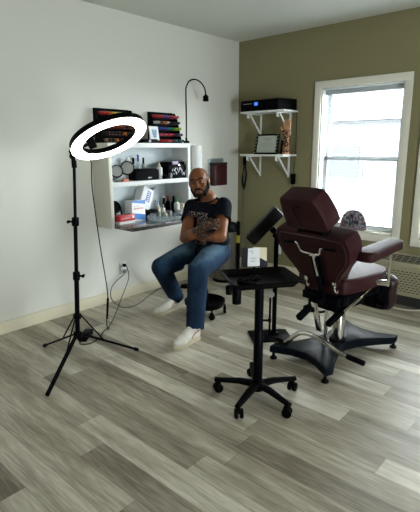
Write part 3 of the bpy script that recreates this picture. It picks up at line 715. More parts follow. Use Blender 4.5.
fr = thing('framed_certificate', 'certificate in a black frame with studs leaning on the lower shelf', 'frame', (0.49, -0.145, 1.278), 0)
Mf = Matrix.Translation((0, 0, 0.100)) @ rx(-12).to_4x4()
def mf(b): bmesh.ops.transform(b.bm, matrix=Mf, verts=b.bm.verts); return b
fwid, fh = 0.285, 0.205
b = B()
for s in (-1, 1):
    b.box((s * (fwid / 2 - 0.012), 0, 0), (0.024, 0.018, fh), bev=0.003); b.box((0, 0, s * (fh / 2 - 0.008)), (fwid, 0.018, 0.016), bev=0.003)
obj('frame', mf(b), 'black', fr)
obj('sheet', mf(B().box((0, 0.002, 0), (fwid - 0.04, 0.006, fh - 0.028))), mat('pale_green_paper', (0.50, 0.54, 0.46), 0.5), fr)
b = B()
for z, w_ in ((0.055, 0.10), (0.035, 0.06), (0.012, 0.14), (-0.008, 0.17), (-0.026, 0.12), (-0.052, 0.05)): b.box((0, -0.0016, z), (w_, 0.0012, 0.004 if w_ != 0.10 else 0.009))
obj('printed_line', mf(b), 'grey', fr)
b = B()
for s in (-1, 1):
    for k in range(6): b.box((s * (fwid / 2 - 0.012), -0.0095, -0.085 + 0.034 * k), (0.014, 0.003, 0.015), bev=0.001)
obj('stud', mf(b), 'silver', fr, label='pale square studs'); 
# tattooed practice hand standing on its wrist
hn = thing('practice_hand', 'tattooed tan practice hand standing upright on the lower shelf', 'hand', (0.715, -0.135, 1.278))
b = B()
b.chain([((0, 0, 0.012), 0.038), ((0, 0, 0.10), 0.030), ((0.002, 0, 0.18), 0.026)])
b.sph((0.004, 0, 0.225), (0.040, 0.017, 0.046)); b.sph((0.004, 0, 0.250), (0.041, 0.014, 0.025))
for k, (x, l, a) in enumerate(((-0.030, 0.058, -9), (-0.010, 0.072, -3), (0.012, 0.078, 2), (0.033, 0.066, 8))):
    q0 = V((x + 0.004, 0, 0.258)); d = V((math.sin(math.radians(a)), 0, math.cos(math.radians(a))))
    b.chain([(q0, 0.0100), (q0 + d * l * 0.5 + V((0, -0.003, 0)), 0.0092), (q0 + d * l + V((0, -0.010, 0)), 0.0075)])
b.chain([((-0.026, 0, 0.20), 0.014), ((-0.050, -0.008, 0.235), 0.011), ((-0.058, -0.016, 0.262), 0.009)])
bmh = remesh(b, 0.004, 3)
for v in [v for v in bmh.verts if v.co.z < 0.0]: v.co.z = 0.0
ho = obj('hand', bmh, 'hand_ink', hn, angle=180)
set_mask(ho, lambda c: 1.0 if 0.02 < c.z < 0.235 else 0.0)
b = B().box((0, 0, 0), (0.075, 0.11, 0.006))
sp_ = obj('black_card', B().box((0, 0, 0.07), (0.05, 0.006, 0.14), rx(-8)), 'blackm', loc=(0.655, -0.10, 1.278), label='narrow black card between the certificate and the practice hand', cat='card')

# hanging adaptors
def hanging(name, pts, brick, label):
    t = thing(name, label, 'cord', pts[0]); 
    obj('wire', B().tube(pts, 0.0035, n=6), 'cord', t, True)
    obj('brick', B().box(brick, (0.045, 0.030, 0.105), bev=0.006), 'black', t, True)
    return t
t = hanging('power_adapter', [(0.755, -0.02, 1.69), (0.757, -0.018, 1.40), (0.752, -0.02, 1.22), (0.745, -0.02, 1.10), (0.740, -0.022, 0.96), (0.737, -0.02, 0.75), (0.63, -0.02, 0.42), (0.585, -0.03, 0.30)], (0.742, -0.024, 1.03), 'black power adaptor hanging from the stereo by its cord')
t = thing('extension_cable', 'dark cable bundle hanging down the corner under the lower shelf', 'cord', (0.12, -0.02, 1.25))
obj('wire', B().tube([(0.125, -0.03, 1.27), (0.118, -0.022, 1.15), (0.112, -0.022, 0.90), (0.104, -0.022, 0.60), (0.10, -0.022, 0.30), (0.11, -0.03, 0.11)], 0.005, n=8), 'greycord', t, True)
b = B()
for k in range(3): b.tube([(0.118 + 0.004 * k, -0.026, 1.17), (0.092 - 0.006 * k, -0.03, 1.05 - 0.02 * k), (0.112, -0.032, 0.93 - 0.02 * k), (0.135 + 0.006 * k, -0.03, 1.05), (0.120, -0.026, 1.17)], 0.0042, n=6)
obj('coil', b, 'cord', t, True)
obj('brick', B().box((0.122, -0.035, 1.20), (0.032, 0.03, 0.09), bev=0.006), 'black', t, True)

# ------------------------------------------------------------------ air conditioner under the windows
ac = thing('air_conditioner', 'beige wall air conditioner unit under the right window', 'air conditioner', (2.26, -0.13, 0.0))
x0, x1 = 1.72, 2.80; yf = -0.235
prof = [(-0.0, 0.10), (yf, 0.10), (yf, 0.355), (yf + 0.015, 0.375), (-0.05, 0.425), (-0.0, 0.425)]
obj('cabinet', B().prism(prof, x1 - x0, frame((x0, 0, 0), (0, 1, 0), (0, 0, 1)), bev=0.004), 'ac', ac, True)
b = B()
sl = V((0, 0.170, 0.050)).normalized()
nn = V((0, -sl.z, sl.y))
Mg = frame(V((x0, yf + 0.015, 0.375)) + nn * 0.0006, (1, 0, 0), sl)
obj('discharge_grille', B().prism([(0.05, 0.025), (x1 - x0 - 0.05, 0.025), (x1 - x0 - 0.05, 0.15), (0.05, 0.15)], 0.002, Mg), 'acdark', ac, True, label='dark slotted top grille')
b = B()
for k in range(5):
    b.prism([(0.05, 0.030 + 0.028 * k), (x1 - x0 - 0.05, 0.030 + 0.028 * k), (x1 - x0 - 0.05, 0.036 + 0.028 * k), (0.05, 0.036 + 0.028 * k)], 0.003, Mg)
for k in range(18):
    xx = 0.05 + k * (x1 - x0 - 0.104) / 17
    b.prism([(xx, 0.025), (xx + 0.006, 0.025), (xx + 0.006, 0.15), (xx, 0.15)], 0.0025, Mg)
obj('grille_bars', b, 'ac', ac, True)
b = B(); 
for r_ in range(9):
    z = 0.138 + 0.0215 * r_
    for k in range(28):
        xx = x0 + 0.06 + k * 0.0345 + (0.017 if r_ % 2 else 0)
        b.box((xx, yf - 0.0005, z), (0.022, 0.003, 0.0085))
sl_ = obj('intake_slots', b, mat('intake_shadow_gap', (0.07, 0.062, 0.042), 0.8), ac, True, label='dark intake slots')
obj('kick_plate', B().box(((x0 + x1) / 2, -0.10, 0.05), (x1 - x0 - 0.06, 0.18, 0.10)), 'acdark', ac, True, label='dark recessed base')
obj('floor_cord', B().tube([(1.86, -0.27, 0.006), (1.98, -0.33, 0.006), (2.10, -0.30, 0.006), (2.22, -0.22, 0.006), (2.36, -0.28, 0.006), (2.6, -0.30, 0.006)], 0.006, n=8), 'beigecord', loc=(2.1, -0.3, 0.0), world=True, label='beige cord lying on the floor in front of the air conditioner', cat='cord')

# ---- patterned cap on the window sill
cp = thing('patterned_cap', 'rounded patterned cloth cap lying on the window sill', 'cap', (1.405, 0.012, 0.5775))
capm = masked_material('patterned_cloth', (0.07, 0.075, 0.10), [(0.03, 0.03, 0.05), (0.30, 0.30, 0.32), (0.22, 0.05, 0.07), (0.38, 0.37, 0.38)], 42, 0.8, thr=0.46)
b = B().lathe([(0, 0.002), (0.128, 0.002), (0.133, 0.02), (0.128, 0.06), (0.108, 0.105), (0.07, 0.138), (0.03, 0.150), (0, 0.152)], n=40)
bmesh.ops.scale(b.bm, vec=(1.0, 0.31, 1.22), verts=b.bm.verts)
o = obj('crown', b, capm, cp, angle=60); set_mask(o, lambda c: 1.0)
b = B().lathe([(0.130, 0.001), (0.137, 0.003), (0.138, 0.024), (0.131, 0.026)], n=40)
bmesh.ops.scale(b.bm, vec=(1.0, 0.33, 1.0), verts=b.bm.verts)
obj('band', b, mat('mauve_band', (0.20, 0.15, 0.17), 0.8), cp)

# ------------------------------------------------------------------ ring light on its tripod
rl = thing('ring_light', 'lit ring light on a black tripod stand by the left wall', 'ring light', (0.90, -2.712, 0.0))
hub = V((0.902, -2.712, 0.235)); top = V((0.938, -2.676, 1.255))
def on_pole(z): return hub.lerp(top, (z - hub.z) / (top.z - hub.z))
obj('pole', B().cyl(on_pole(0.205), on_pole(0.60), 0.0145, n=16).cyl(on_pole(0.60), on_pole(0.93), 0.0115, n=16).cyl(on_pole(0.93), top, 0.0090, n=14), 'blackmetal', rl, True)
for z, side in ((0.60, 1), (0.93, -1)):
    c_ = obj('collar', B().cyl(on_pole(z - 0.03), on_pole(z + 0.02), 0.021, n=16, bev=0.003), 'black', rl, True)
    p = on_pole(z - 0.005); q = p + V((0.55, 0.5, 0.0)) * 0.055 * side
    obj('knob', B().cyl(p, q, 0.006, n=10).box(q, (0.012, 0.034, 0.018), rz(42), bev=0.004), 'black', c_, True)
obj('leg_hub', B().cyl(on_pole(0.195), on_pole(0.235), 0.026, n=16, bev=0.003), 'black', rl, True); obj('brace_hub', B().cyl(on_pole(0.325), on_pole(0.352), 0.025, n=16, bev=0.003), 'black', rl, True)
for f_ in ((0.46, -2.716), (1.088, -3.042), (1.001, -2.325)):
    ft = V((*f_, 0.012)); d = (ft - hub); d.z = 0; d.normalize()
    top_ = on_pole(0.215) + d * 0.026
    n_ = d.cross(V((0, 0, 1)))
    lg = obj('leg', B().cyl(top_ + n_ * 0.007, ft.lerp(top_, 0.06) + n_ * 0.007, 0.0062, n=8).cyl(top_ - n_ * 0.007, ft.lerp(top_, 0.06) - n_ * 0.007, 0.0062, n=8), 'blackmetal', rl, True)
    e = top_.lerp(ft, 0.36) + V((0, 0, 0.006))
    obj('brace', B().cyl(on_pole(0.338) + d * 0.024, e, 0.0045, n=8), 'blackmetal', lg, True)
    obj('rubber_foot', B().cyl(ft.lerp(top_, 0.07), ft - V((0, 0, 0.0)), 0.013, 0.012, n=12, bev=0.003), 'black', lg, True)
RC = V((1.100, -2.542, 1.391)); RN = V((0.502, 0.039, -0.864)).normalized(); RL = V((0.555, 0.751, 0.357))
RL = (RL - RN * RL.dot(RN)).normalized(); RB = RN.cross(RL)
Mr = Matrix(((RL.x, RB.x, RN.x, RC.x), (RL.y, RB.y, RN.y, RC.y), (RL.z, RB.z, RN.z, RC.z), (0, 0, 0, 1)))
def ringpart(prof, n=72):
    b = B(); rings = []
    for r, z in prof: rings.append([b.bm.verts.new(Mr @ V((r * math.cos(2 * PI * k / n), r * math.sin(2 * PI * k / n), z))) for k in range(n)])
    for A, C in zip(rings, rings[1:] + rings[:1]):
        for k in range(n): b.bm.faces.new((A[k], A[(k + 1) % n], C[(k + 1) % n], C[k]))
    return b
obj('housing', ringpart([(0.219, -0.002), (0.222, -0.005), (0.220, -0.031), (0.212, -0.035), (0.166, -0.035), (0.158, -0.031), (0.157, -0.005), (0.160, -0.002)]), 'black', rl, True)
obj('diffuser', ringpart([(0.221, 0.000), (0.220, 0.004), (0.214, 0.006), (0.164, 0.006), (0.159, 0.004), (0.158, 0.000), (0.166, -0.0015), (0.212, -0.0015)]), 'ring', rl, True, label='glowing white diffuser ring')
at = RC - RL * 0.222 - RN * 0.02
obj('swivel', B().cyl(top - V((0, 0, 0.02)), top + V((0, 0, 0.022)), 0.015, n=14, bev=0.003).tube([top + V((0, 0, 0.01)), top.lerp(at, 0.5) + V((0, 0, 0.012)), at], 0.012, n=10).sph(top.lerp(at, 0.45) + V((0, 0, 0.012)), 0.018), 'black', rl, True)
ci = RC - RL * 0.155 - RN * 0.018
cm = ci + RL * 0.055
ph_ = obj('phone_clamp', B().cyl(ci, cm, 0.008, n=10).box(cm, (0.045, 0.030, 0.060), RL.to_track_quat('X', 'Z').to_matrix(), bev=0.005).box(cm + V((0.0, 0.0, 0.032)), (0.05, 0.04, 0.012), RL.to_track_quat('X', 'Z').to_matrix(), bev=0.003), 'black', rl, True)
obj('thumb_screw', B().cyl(cm - RN * 0.015, cm - RN * 0.045, 0.012, n=12, bev=0.002), 'black', ph_, True)

# ---- cords
pc = thing('power_cable', 'thin black cord running from the ring light to the left wall outlet', 'cord', (0.52, -2.22, 0))
obj('wire', B().tube([RC - RL * 0.20 - RN * 0.045, (0.985, -2.60, 1.30), (0.93, -2.56, 1.10), (0.83, -2.46, 0.72), (0.68, -2.32, 0.33), (0.56, -2.26, 0.08), (0.545, -2.24, 0.012), (0.50, -2.20, 0.008), (0.38, -2.06, 0.02), (0.18, -1.83, 0.08), (0.07, -1.66, 0.20), (0.045, -1.655, 0.295), (0.03, -1.665, 0.312)], 0.0034, n=6), 'cord', pc, True)
obj('inline_switch', B().cyl((0.665, -2.31, 0.30), (0.575, -2.265, 0.11), 0.008, n=10, bev=0.003), 'black', pc, True)
obj('plug', B().box((0.024, -1.665, 0.312), (0.028, 0.024, 0.026), bev=0.004), 'black', pc, True)
pb = thing('power_brick', 'black power brick lying on the floor between the tripod legs', 'power brick', (0.55, -2.45, 0))
obj('brick', B().box((0.535, -2.43, 0.022), (0.062, 0.16, 0.040), rz(37), bev=0.008), 'black', pb, True)
obj('wire', B().tube([(0.58, -2.49, 0.02), (0.61, -2.525, 0.006), (0.655, -2.47, 0.006), (0.62, -2.37, 0.006), (0.545, -2.285, 0.006), (0.51, -2.215, 0.006)], 0.0034, n=6), 'cord', pb, True)
gc = thing('grey_cord', 'grey cord looping from the wall outlet along the floor behind the man', 'cord', (0.25, -1.8, 0))
obj('wire', B().tube([(0.03, -1.665, 0.258), (0.05, -1.70, 0.235), (0.045, -1.78, 0.19), (0.045, -1.84, 0.13), (0.09, -1.87, 0.055), (0.20, -1.86, 0.010), (0.26, -1.80, 0.006), (0.235, -1.67, 0.006), (0.12, -1.45, 0.006), (0.06, -1.27, 0.006), (0.12, -1.15, 0.006)], 0.0048, n=8), 'greycord', gc, True)
obj('plug', B().box((0.026, -1.665, 0.258), (0.032, 0.030, 0.032), bev=0.005), 'grey', gc, True)
fp = thing('foot_pedal', 'small round black foot pedal on the floor behind the man', 'pedal', (0.19, -1.06, 0))
obj('base', B().lathe([(0, 0), (0.052, 0), (0.054, 0.006), (0.046, 0.014), (0, 0.014)], (0.19, -1.06, 0), n=28), 'black', fp, True)
obj('treadle', B().lathe([(0, 0.0135), (0.040, 0.0135), (0.043, 0.022), (0.036, 0.027), (0, 0.029)], (0.19, -1.06, 0), n=28), 'blackmetal', fp, True)

# ------------------------------------------------------------------ trash can behind the man
tc_ = thing('trash_can', 'steel trash can with a black lid standing behind the man', 'trash can', (0.315, -0.60, 0))
obj('body', B().lathe([(0, 0.02), (0.118, 0.02), (0.122, 0.03), (0.122, 0.52), (0.118, 0.525), (0, 0.525)], (0.315, -0.60, 0), n=40), 'steel', tc_, True)
obj('base_ring', B().lathe([(0, 0), (0.124, 0), (0.126, 0.02), (0.123, 0.03), (0, 0.03)], (0.315, -0.60, 0), n=40), 'black', tc_, True)
obj('lid', B().lathe([(0, 0.52), (0.126, 0.52), (0.128, 0.56), (0.110, 0.60), (0.06, 0.615), (0, 0.618)], (0.315, -0.60, 0), n=40), 'black', tc_, True)
obj('hinge_column', B().box((0.418, -0.512, 0.315), (0.036, 0.030, 0.60), rz(40), bev=0.005), 'black', tc_, True)
obj('sticker', B().box((0.4285, -0.5245, 0.435), (0.034, 0.004, 0.075), rz(40)), 'yellow', tc_, True, label='yellow sticker')

# ------------------------------------------------------------------ rolling stool
so = thing('rolling_stool', 'low black rolling stool with a round tray base under the man', 'stool', (0.845, -1.485, 0))
c0 = (0.845, -1.485, 0)
obj('seat', B().lathe([(0, 0.385), (0.115, 0.385), (0.132, 0.395), (0.137, 0.412), (0.130, 0.430), (0.10, 0.438), (0, 0.440)], c0, n=40), 'blackleather', so, True)
obj('column', B().cyl((0.845, -1.485, 0.085), (0.845, -1.485, 0.21), 0.028, n=20).cyl((0.845, -1.485, 0.20), (0.845, -1.485, 0.387), 0.019, n=20), 'blackmetal', so, True)
obj('tray', B().lathe([(0, 0.070), (0.125, 0.070), (0.150, 0.074), (0.166, 0.092), (0.170, 0.122), (0.166, 0.124), (0.160, 0.098), (0.145, 0.082), (0, 0.078)], c0, n=48), 'black', so, True)
for k in range(5):
    a = math.radians(-100 + 72 * k); p = V((0.845 + 0.165 * math.cos(a), -1.485 + 0.165 * math.sin(a), 0))
    cc = obj('caster', B().cyl(p + V((0, 0, 0.045)), p + V((0, 0, 0.078)), 0.008, n=10).box(p + V((0, 0, 0.045)), (0.024, 0.030, 0.030), rz(math.degrees(a)), bev=0.004), 'black', so, True)
    t_ = V((-math.sin(a), math.cos(a), 0))
    obj('wheel', B().cyl(p + V((0, 0, 0.025)) - V((math.cos(a), math.sin(a), 0)) * 0.011, p + V((0, 0, 0.025)) + V((math.cos(a), math.sin(a), 0)) * 0.011, 0.025, n=20, bev=0.003), 'black', cc, True)

# ------------------------------------------------------------------ the man
man = thing('person', 'man with a beard in a dark printed t-shirt and jeans, seated with folded arms', 'person', (0.84, -1.55, 0))
hipL, hipR = V((0.928, -1.405, 0.525)), V((0.745, -1.42, 0.525))
kL, kR = V((1.060, -1.785, 0.474)), V((0.684, -1.812, 0.435))
aL, aR = V((1.155, -1.925, 0.095)), V((0.562, -1.545, 0.105))
neck = V((0.829, -1.422, 0.935)); shL, shR = V((0.982, -1.416, 0.902)), V((0.672, -1.440, 0.868))
eL, eR = V((1.098, -1.575, 0.696)), V((0.774, -1.634, 0.653))
wR, wL = V((0.980, -1.672, 0.752)), V((0.985, -1.650, 0.696))
HC = V((0.790, -1.483, 1.080))
hf = V((0.55, -0.83, -0.05)).normalized()
hup = (V((0, 0, 1)) + V((-0.744, -0.669, 0)) * 0.20); hup = (hup - hf * hup.dot(hf)).normalized(); hl = hup.cross(hf)   # his left
def hd(l, f, u): return HC + hl * l + hf * f + hup * u
HR = Matrix((hl, hf, hup)).transposed()
body = B()
# head
body.sph(hd(0, -0.012, 0.030), (0.075, 0.094, 0.084), HR)
body.sph(hd(0, 0.028, -0.035), (0.060, 0.066, 0.072), HR)
body.sph(hd(0, 0.060, -0.088), (0.030, 0.028, 0.024), HR)
for s in (-1, 1):
    body.chain([(hd(s * 0.056, 0.0, -0.05), 0.022), (hd(s * 0.034, 0.05, -0.088), 0.020)])
    body.sph(hd(s * 0.038, 0.068, -0.018), (0.024, 0.022, 0.020), HR)
    body.chain([(hd(s * 0.012, 0.086, 0.030), 0.011), (hd(s * 0.046, 0.068, 0.030), 0.011)])
    body.sph(hd(s * 0.076, -0.010, -0.004), (0.010, 0.021, 0.031), HR)
body.chain([(hd(0, 0.088, 0.018), 0.009), (hd(0, 0.104, -0.018), 0.0135)])
for s in (-1, 1): body.sph(hd(s * 0.014, 0.094, -0.022), 0.0105)
body.sph(hd(0, 0.086, -0.058), (0.026, 0.012, 0.017), HR)
body.chain([(hd(0, -0.028, -0.06), 0.056), (neck + V((0, 0.01, 0.02)), 0.057), (neck + V((0, 0.01, -0.06)), 0.075)])
# trunk kept inside the clothes
body.chain([(neck + V((0, 0.02, -0.07)), 0.085), (V((0.825, -1.43, 0.68)), 0.10), (V((0.83, -1.42, 0.55)), 0.09)])
body.chain([(shL, 0.050), (neck + V((0, 0.01, -0.06)), 0.06), (shR, 0.050)])
# legs inside the jeans
body.chain([(hipL, 0.065), (kL, 0.045), (aL, 0.034)]); body.chain([(hipR, 0.065), (kR, 0.045), (aR, 0.034)])
body.chain([(aL, 0.034), (aL + V((0.01, -0.10, -0.05)), 0.026), (aL + V((0.015, -0.17, -0.06)), 0.02)])
body.chain([(aR, 0.034), (aR + V((0.01, -0.12, -0.055)), 0.026), (aR + V((0.015, -0.20, -0.07)), 0.02)])
# arms
def arm(sh_, e, w):
    m1 = sh_.lerp(e, 0.5); m2 = e.lerp(w, 0.35)
    body.chain([(sh_, 0.052), (m1, 0.050), (e, 0.042)]); body.chain([(e, 0.043), (m2, 0.044), (w, 0.028)])
arm(shL, eL, wL); arm(shR, eR, wR)
# right hand lies over the left forearm, fingers curled round it; the left hand is tucked under the right arm
def hand(w, fwd, bk, s, curl, size=1.0):
    """w wrist, fwd along the hand, bk out of its back, s side of the thumb"""
    fwd = fwd.normalized(); bk = (bk - fwd * bk.dot(fwd)).normalized(); sd = fwd.cross(bk) * s
    R_ = Matrix((sd, fwd, bk)).transposed()
    body.chain([(w, 0.029), (w + fwd * 0.03, 0.026)])
    body.sph(w + fwd * 0.058 * size, (0.043 * size, 0.052 * size, 0.019 * size), R_)
    for k, (o, l) in enumerate(((0.032, 0.072), (0.011, 0.080), (-0.011, 0.075), (-0.032, 0.058))):
        p = w + fwd * (0.095 - 0.004 * k) * size + sd * o * size; d = fwd; pts = [(p, 0.0098)]
        d = (d + sd * o * 1.2).normalized()
        for j, (fr_, c_) in enumerate(((0.45, curl * 0.6), (0.32, curl), (0.23, curl * 0.8))):
            ax = d.cross(-bk).normalized(); d = (Matrix.Rotation(c_, 3, ax) @ d).normalized()
            p = p + d * l * fr_ * size; pts.append((p, 0.0095 - 0.0008 * j))
        body.chain(pts)
    t0 = w + fwd * 0.03 + sd * 0.028; t1 = t0 + (fwd * 0.6 + sd * 0.6 - bk * 0.25).normalized() * 0.038; t2 = t1 + (fwd * 0.85 + sd * 0.25 - bk * 0.3).normalized() * 0.034
    body.chain([(t0, 0.015), (t1, 0.0115), (t2, 0.0095)])
hand(wR, V((0.90, 0.10, 0.42)), V((0.15, -0.85, 0.55)), -1, 0.55)
hand(wL, V((-0.92, 0.05, -0.10)), V((0.1, -0.80, -0.5)), -1, 0.35)
bmb = remesh(body, 0.0045, 4, 0.5)
def sit(bm_):
    for v in bm_.verts:
        if v.co.z < 0.4415 and v.co.z > 0.35 and math.hypot(v.co.x - 0.845, v.co.y + 1.485) < 0.18: v.co.z = 0.4415
sit(bmb)
bo = obj('body', bmb, 'skin', man, True, angle=180)
off = V((0.84, -1.55, 0))
def ink(c):
    c = c + off
    for (a, b2, r, st_) in ((wR, wR + V((0.11, 0.0, 0.05)), 0.075, 0.95), (eR.lerp(wR, 0.12), eR.lerp(wR, 0.30), 0.05, 0.6), (eL.lerp(wL, 0.4), wL, 0.045, 0.5)):
        d = b2 - a; t = max(0, min(1, (c - a).dot(d) / d.length_squared))
        if (c - a - d * t).length < r: return st_
    return 0.0
set_mask(bo, ink)
# face details
for s in (-1, 1):
    e_ = obj('eye', B().sph(hd(s * 0.031, 0.0705, 0.008), (0.0125, 0.0125, 0.0085), HR, n=16, k=10), 'eye', man, True)
    obj('iris', B().sph(hd(s * 0.031, 0.0800, 0.008), 0.0066, n=12, k=8), 'pupil', e_, True)
    obj('eyelid', B().chain([(hd(s * 0.018, 0.079, 0.0165), 0.004), (hd(s * 0.031, 0.0815, 0.0185), 0.0042), (hd(s * 0.045, 0.074, 0.0155), 0.004)]), 'skin', e_, True)
    obj('eyebrow', B().chain([(hd(s * 0.013, 0.098, 0.030), 0.0045), (hd(s * 0.032, 0.091, 0.038), 0.005), (hd(s * 0.052, 0.074, 0.032), 0.0035)]), 'hair', man, True)
obj('mouth', B().sph(hd(0, 0.0955, -0.053), (0.024, 0.006, 0.0042), HR).sph(hd(0, 0.0955, -0.062), (0.021, 0.0065, 0.0055), HR), 'lip', man, True)
# beard: a shell over jaw and chin
bd = B()
bd.sph(hd(0, 0.028, -0.037), (0.0615, 0.067, 0.075), HR); bd.sph(hd(0, 0.061, -0.091), (0.034, 0.031, 0.027), HR)
for s in (-1, 1): bd.chain([(hd(s * 0.056, 0.004, -0.03), 0.0205), (hd(s * 0.0555, 0.004, -0.05), 0.0232), (hd(s * 0.034, 0.05, -0.089), 0.0222)])
bb = remesh(bd, 0.004, 2)
iv = Matrix((hl, hf, hup))
def keep_beard(co):
    q = iv @ (co - HC); l, f, u = abs(q.x), q.y, q.z
    if l < 0.030 and -0.076 < u and f > 0.06: return False           # round the mouth
    line = -0.060 if l < 0.042 else -0.060 + (l - 0.042) * 2.1
    return u < line and f > -0.035
bmesh.ops.delete(bb, geom=[v for v in bb.verts if not keep_beard(v.co)], context='VERTS')
beard = obj('beard', bb, 'hair', man, True, angle=180)
obj('moustache', B().chain([(hd(-0.030, 0.083, -0.056), 0.006), (hd(-0.014, 0.097, -0.042), 0.0062), (hd(0.014, 0.097, -0.042), 0.0062), (hd(0.030, 0.083, -0.056), 0.006), ]), 'hair', man, True)
# close shaved hair at the sides and back
hb = B(); hb.sph(hd(0, -0.012, 0.030), (0.0768, 0.0958, 0.0858), HR, n=48, k=32)
def keep_hair(co):
    q = iv @ (co - HC); l, f, u = abs(q.x), q.y, q.z
    return u > -0.02 - 0.03 * (f < -0.03) and f < 0.028 - max(0, u - 0.03) * 0.9 and not (l > 0.06 and f > -0.03 and u < 0.02 and f < -0.0)
bmesh.ops.delete(hb.bm, geom=[v for v in hb.bm.verts if not keep_hair(v.co)], context='VERTS')
obj('hair', hb, 'stubble', man, True, angle=180)

# t-shirt
tee = B()
tee.sph(V((0.830, -1.425, 0.830)), (0.172, 0.120, 0.12)); tee.sph(V((0.838, -1.430, 0.73)), (0.168, 0.124, 0.13))
tee.sph(V((0.842, -1.425, 0.66)), (0.178, 0.138, 0.10)); tee.sph(V((0.846, -1.418, 0.62)), (0.184, 0.142, 0.070))
tee.chain([(shL + V((0, 0, -0.004)), 0.068), (neck + V((0.035, 0.012, -0.042)), 0.078), (neck + V((-0.035, 0.012, -0.042)), 0.078), (shR + V((0, 0, -0.004)), 0.066)])
tee.sph(neck + V((0.01, 0.018, -0.018)), (0.094, 0.082, 0.058))
for sh_, e in ((shL, eL), (shR, eR)):
    tee.chain([(sh_, 0.070), (sh_.lerp(e, 0.35), 0.068), (sh_.lerp(e, 0.50), 0.070)])
bt = remesh(tee, 0.007, 6)
def cut(bm_, co, no):
    bmesh.ops.bisect_plane(bm_, geom=bm_.verts[:] + bm_.edges[:] + bm_.faces[:], plane_co=co, plane_no=no, clear_outer=True)
def cut_near(bm_, co, no, rad):
    bmesh.ops.delete(bm_, geom=[v for v in bm_.verts if (v.co - co).dot(no) > 0 and (v.co - co).length < rad], context='VERTS')
for sh_, e in ((shL, eL), (shR, eR)):
    d = (e - sh_).normalized(); cut_near(bt, sh_.lerp(e, 0.47), d, 0.10)
cut_near(bt, neck + V((0.0, -0.01, 0.004)), V((0.05, -0.25, 1)).normalized(), 0.14)
to = obj('t_shirt', bt, 'tee', man, True, angle=180)
def pr(c):
    c = c + off
    x = c.x - 0.815; z = c.z - 0.745
    return 1.0 if c.y < -1.46 and abs(x - 0.010) < 0.092 and -0.15 < z < 0.11 else 0.0
set_mask(to, pr)
cl_ = B()                                                             # ribbed neckline
nk = neck + V((0, -0.006, 0.004)); ax = V((0.02, -0.28, 1)).normalized(); q1 = ax.orthogonal().normalized(); q2 = ax.cross(q1)
cl_.tube([nk + (q1 * math.cos(a) + q2 * math.sin(a)) * 0.066 for a in [2 * PI * k / 24 for k in range(25)]], 0.006, n=8, sub=2)
obj('collar', cl_, 'tee', man, True)

# jeans
jn = B()
jn.sph(V((0.840, -1.412, 0.555)), (0.186, 0.138, 0.095)); jn.sph(V((0.838, -1.41, 0.52)), (0.184, 0.135, 0.085))
def leg(h, k, a, side):
    m1 = h.lerp(k, 0.45) + V((0, 0, 0.004)); m2 = k.lerp(a, 0.35); m3 = k.lerp(a, 0.75)
    jn.chain([(h, 0.104), (m1, 0.098), (k, 0.078)])
    jn.chain([(k, 0.078), (m2, 0.073), (m3, 0.068), (k.lerp(a, 1.08), 0.066)])
    rr = random.Random(side)
    for i in range(7):                                                 # creases behind the knee, at the hem and at the hip
        t_ = rr.uniform(0.05, 0.98); c_ = k.lerp(a, t_); an = rr.uniform(0, 6.28); r_ = 0.070 - 0.004 * t_
        q0 = c_ + V((math.cos(an) * r_, math.sin(an) * r_, 0.01)); q1_ = c_ + V((math.cos(an + 1.3) * r_, math.sin(an + 1.3) * r_, -0.015))
        jn.cap(q0, q1_, 0.007, 0.005)
    for i in range(4):
        t_ = rr.uniform(0.1, 0.85); c_ = h.lerp(k, t_); an = rr.uniform(0.3, 2.6); r_ = 0.098 - 0.014 * t_
        q0 = c_ + V((math.cos(an) * r_, 0, math.sin(an) * r_)); q1_ = c_ + V((math.cos(an + 0.9) * r_, -0.05, math.sin(an + 0.9) * r_))
        jn.cap(q0, q1_, 0.008, 0.006)
leg(hipL, kL, aL, 3); leg(hipR, kR, aR, 5)
bj = remesh(jn, 0.0065, 5); sit(bj)
for k, a in ((kL, aL), (kR, aR)):
    d = (a - k).normalized(); cut_near(bj, k.lerp(a, 1.04), d, 0.12)
jo = obj('jeans', bj, 'denim', man, True, angle=180)
def thigh_top(c):  # mask rises over the upper side of each thigh
    c = c + off; best = 0
    for h, k in ((hipL, kL), (hipR, kR)):
        d = k - h; t_ = max(0, min(1, (c - h).dot(d) / d.length_squared)); p = h + d * t_
        if (c - p).length < 0.13 and c.z > p.z: best = max(best, min(1, (c.z - p.z) / 0.07) * (1 - abs(t_ - 0.55) * 0.8))
    return best
set_mask(jo, thigh_top)
obj('belt_loop_strap', B().tube([(0.86, -1.568, 0.64), (0.865, -1.60, 0.56), (0.86, -1.585, 0.47)], 0.011, n=8), 'blackm', man, True)

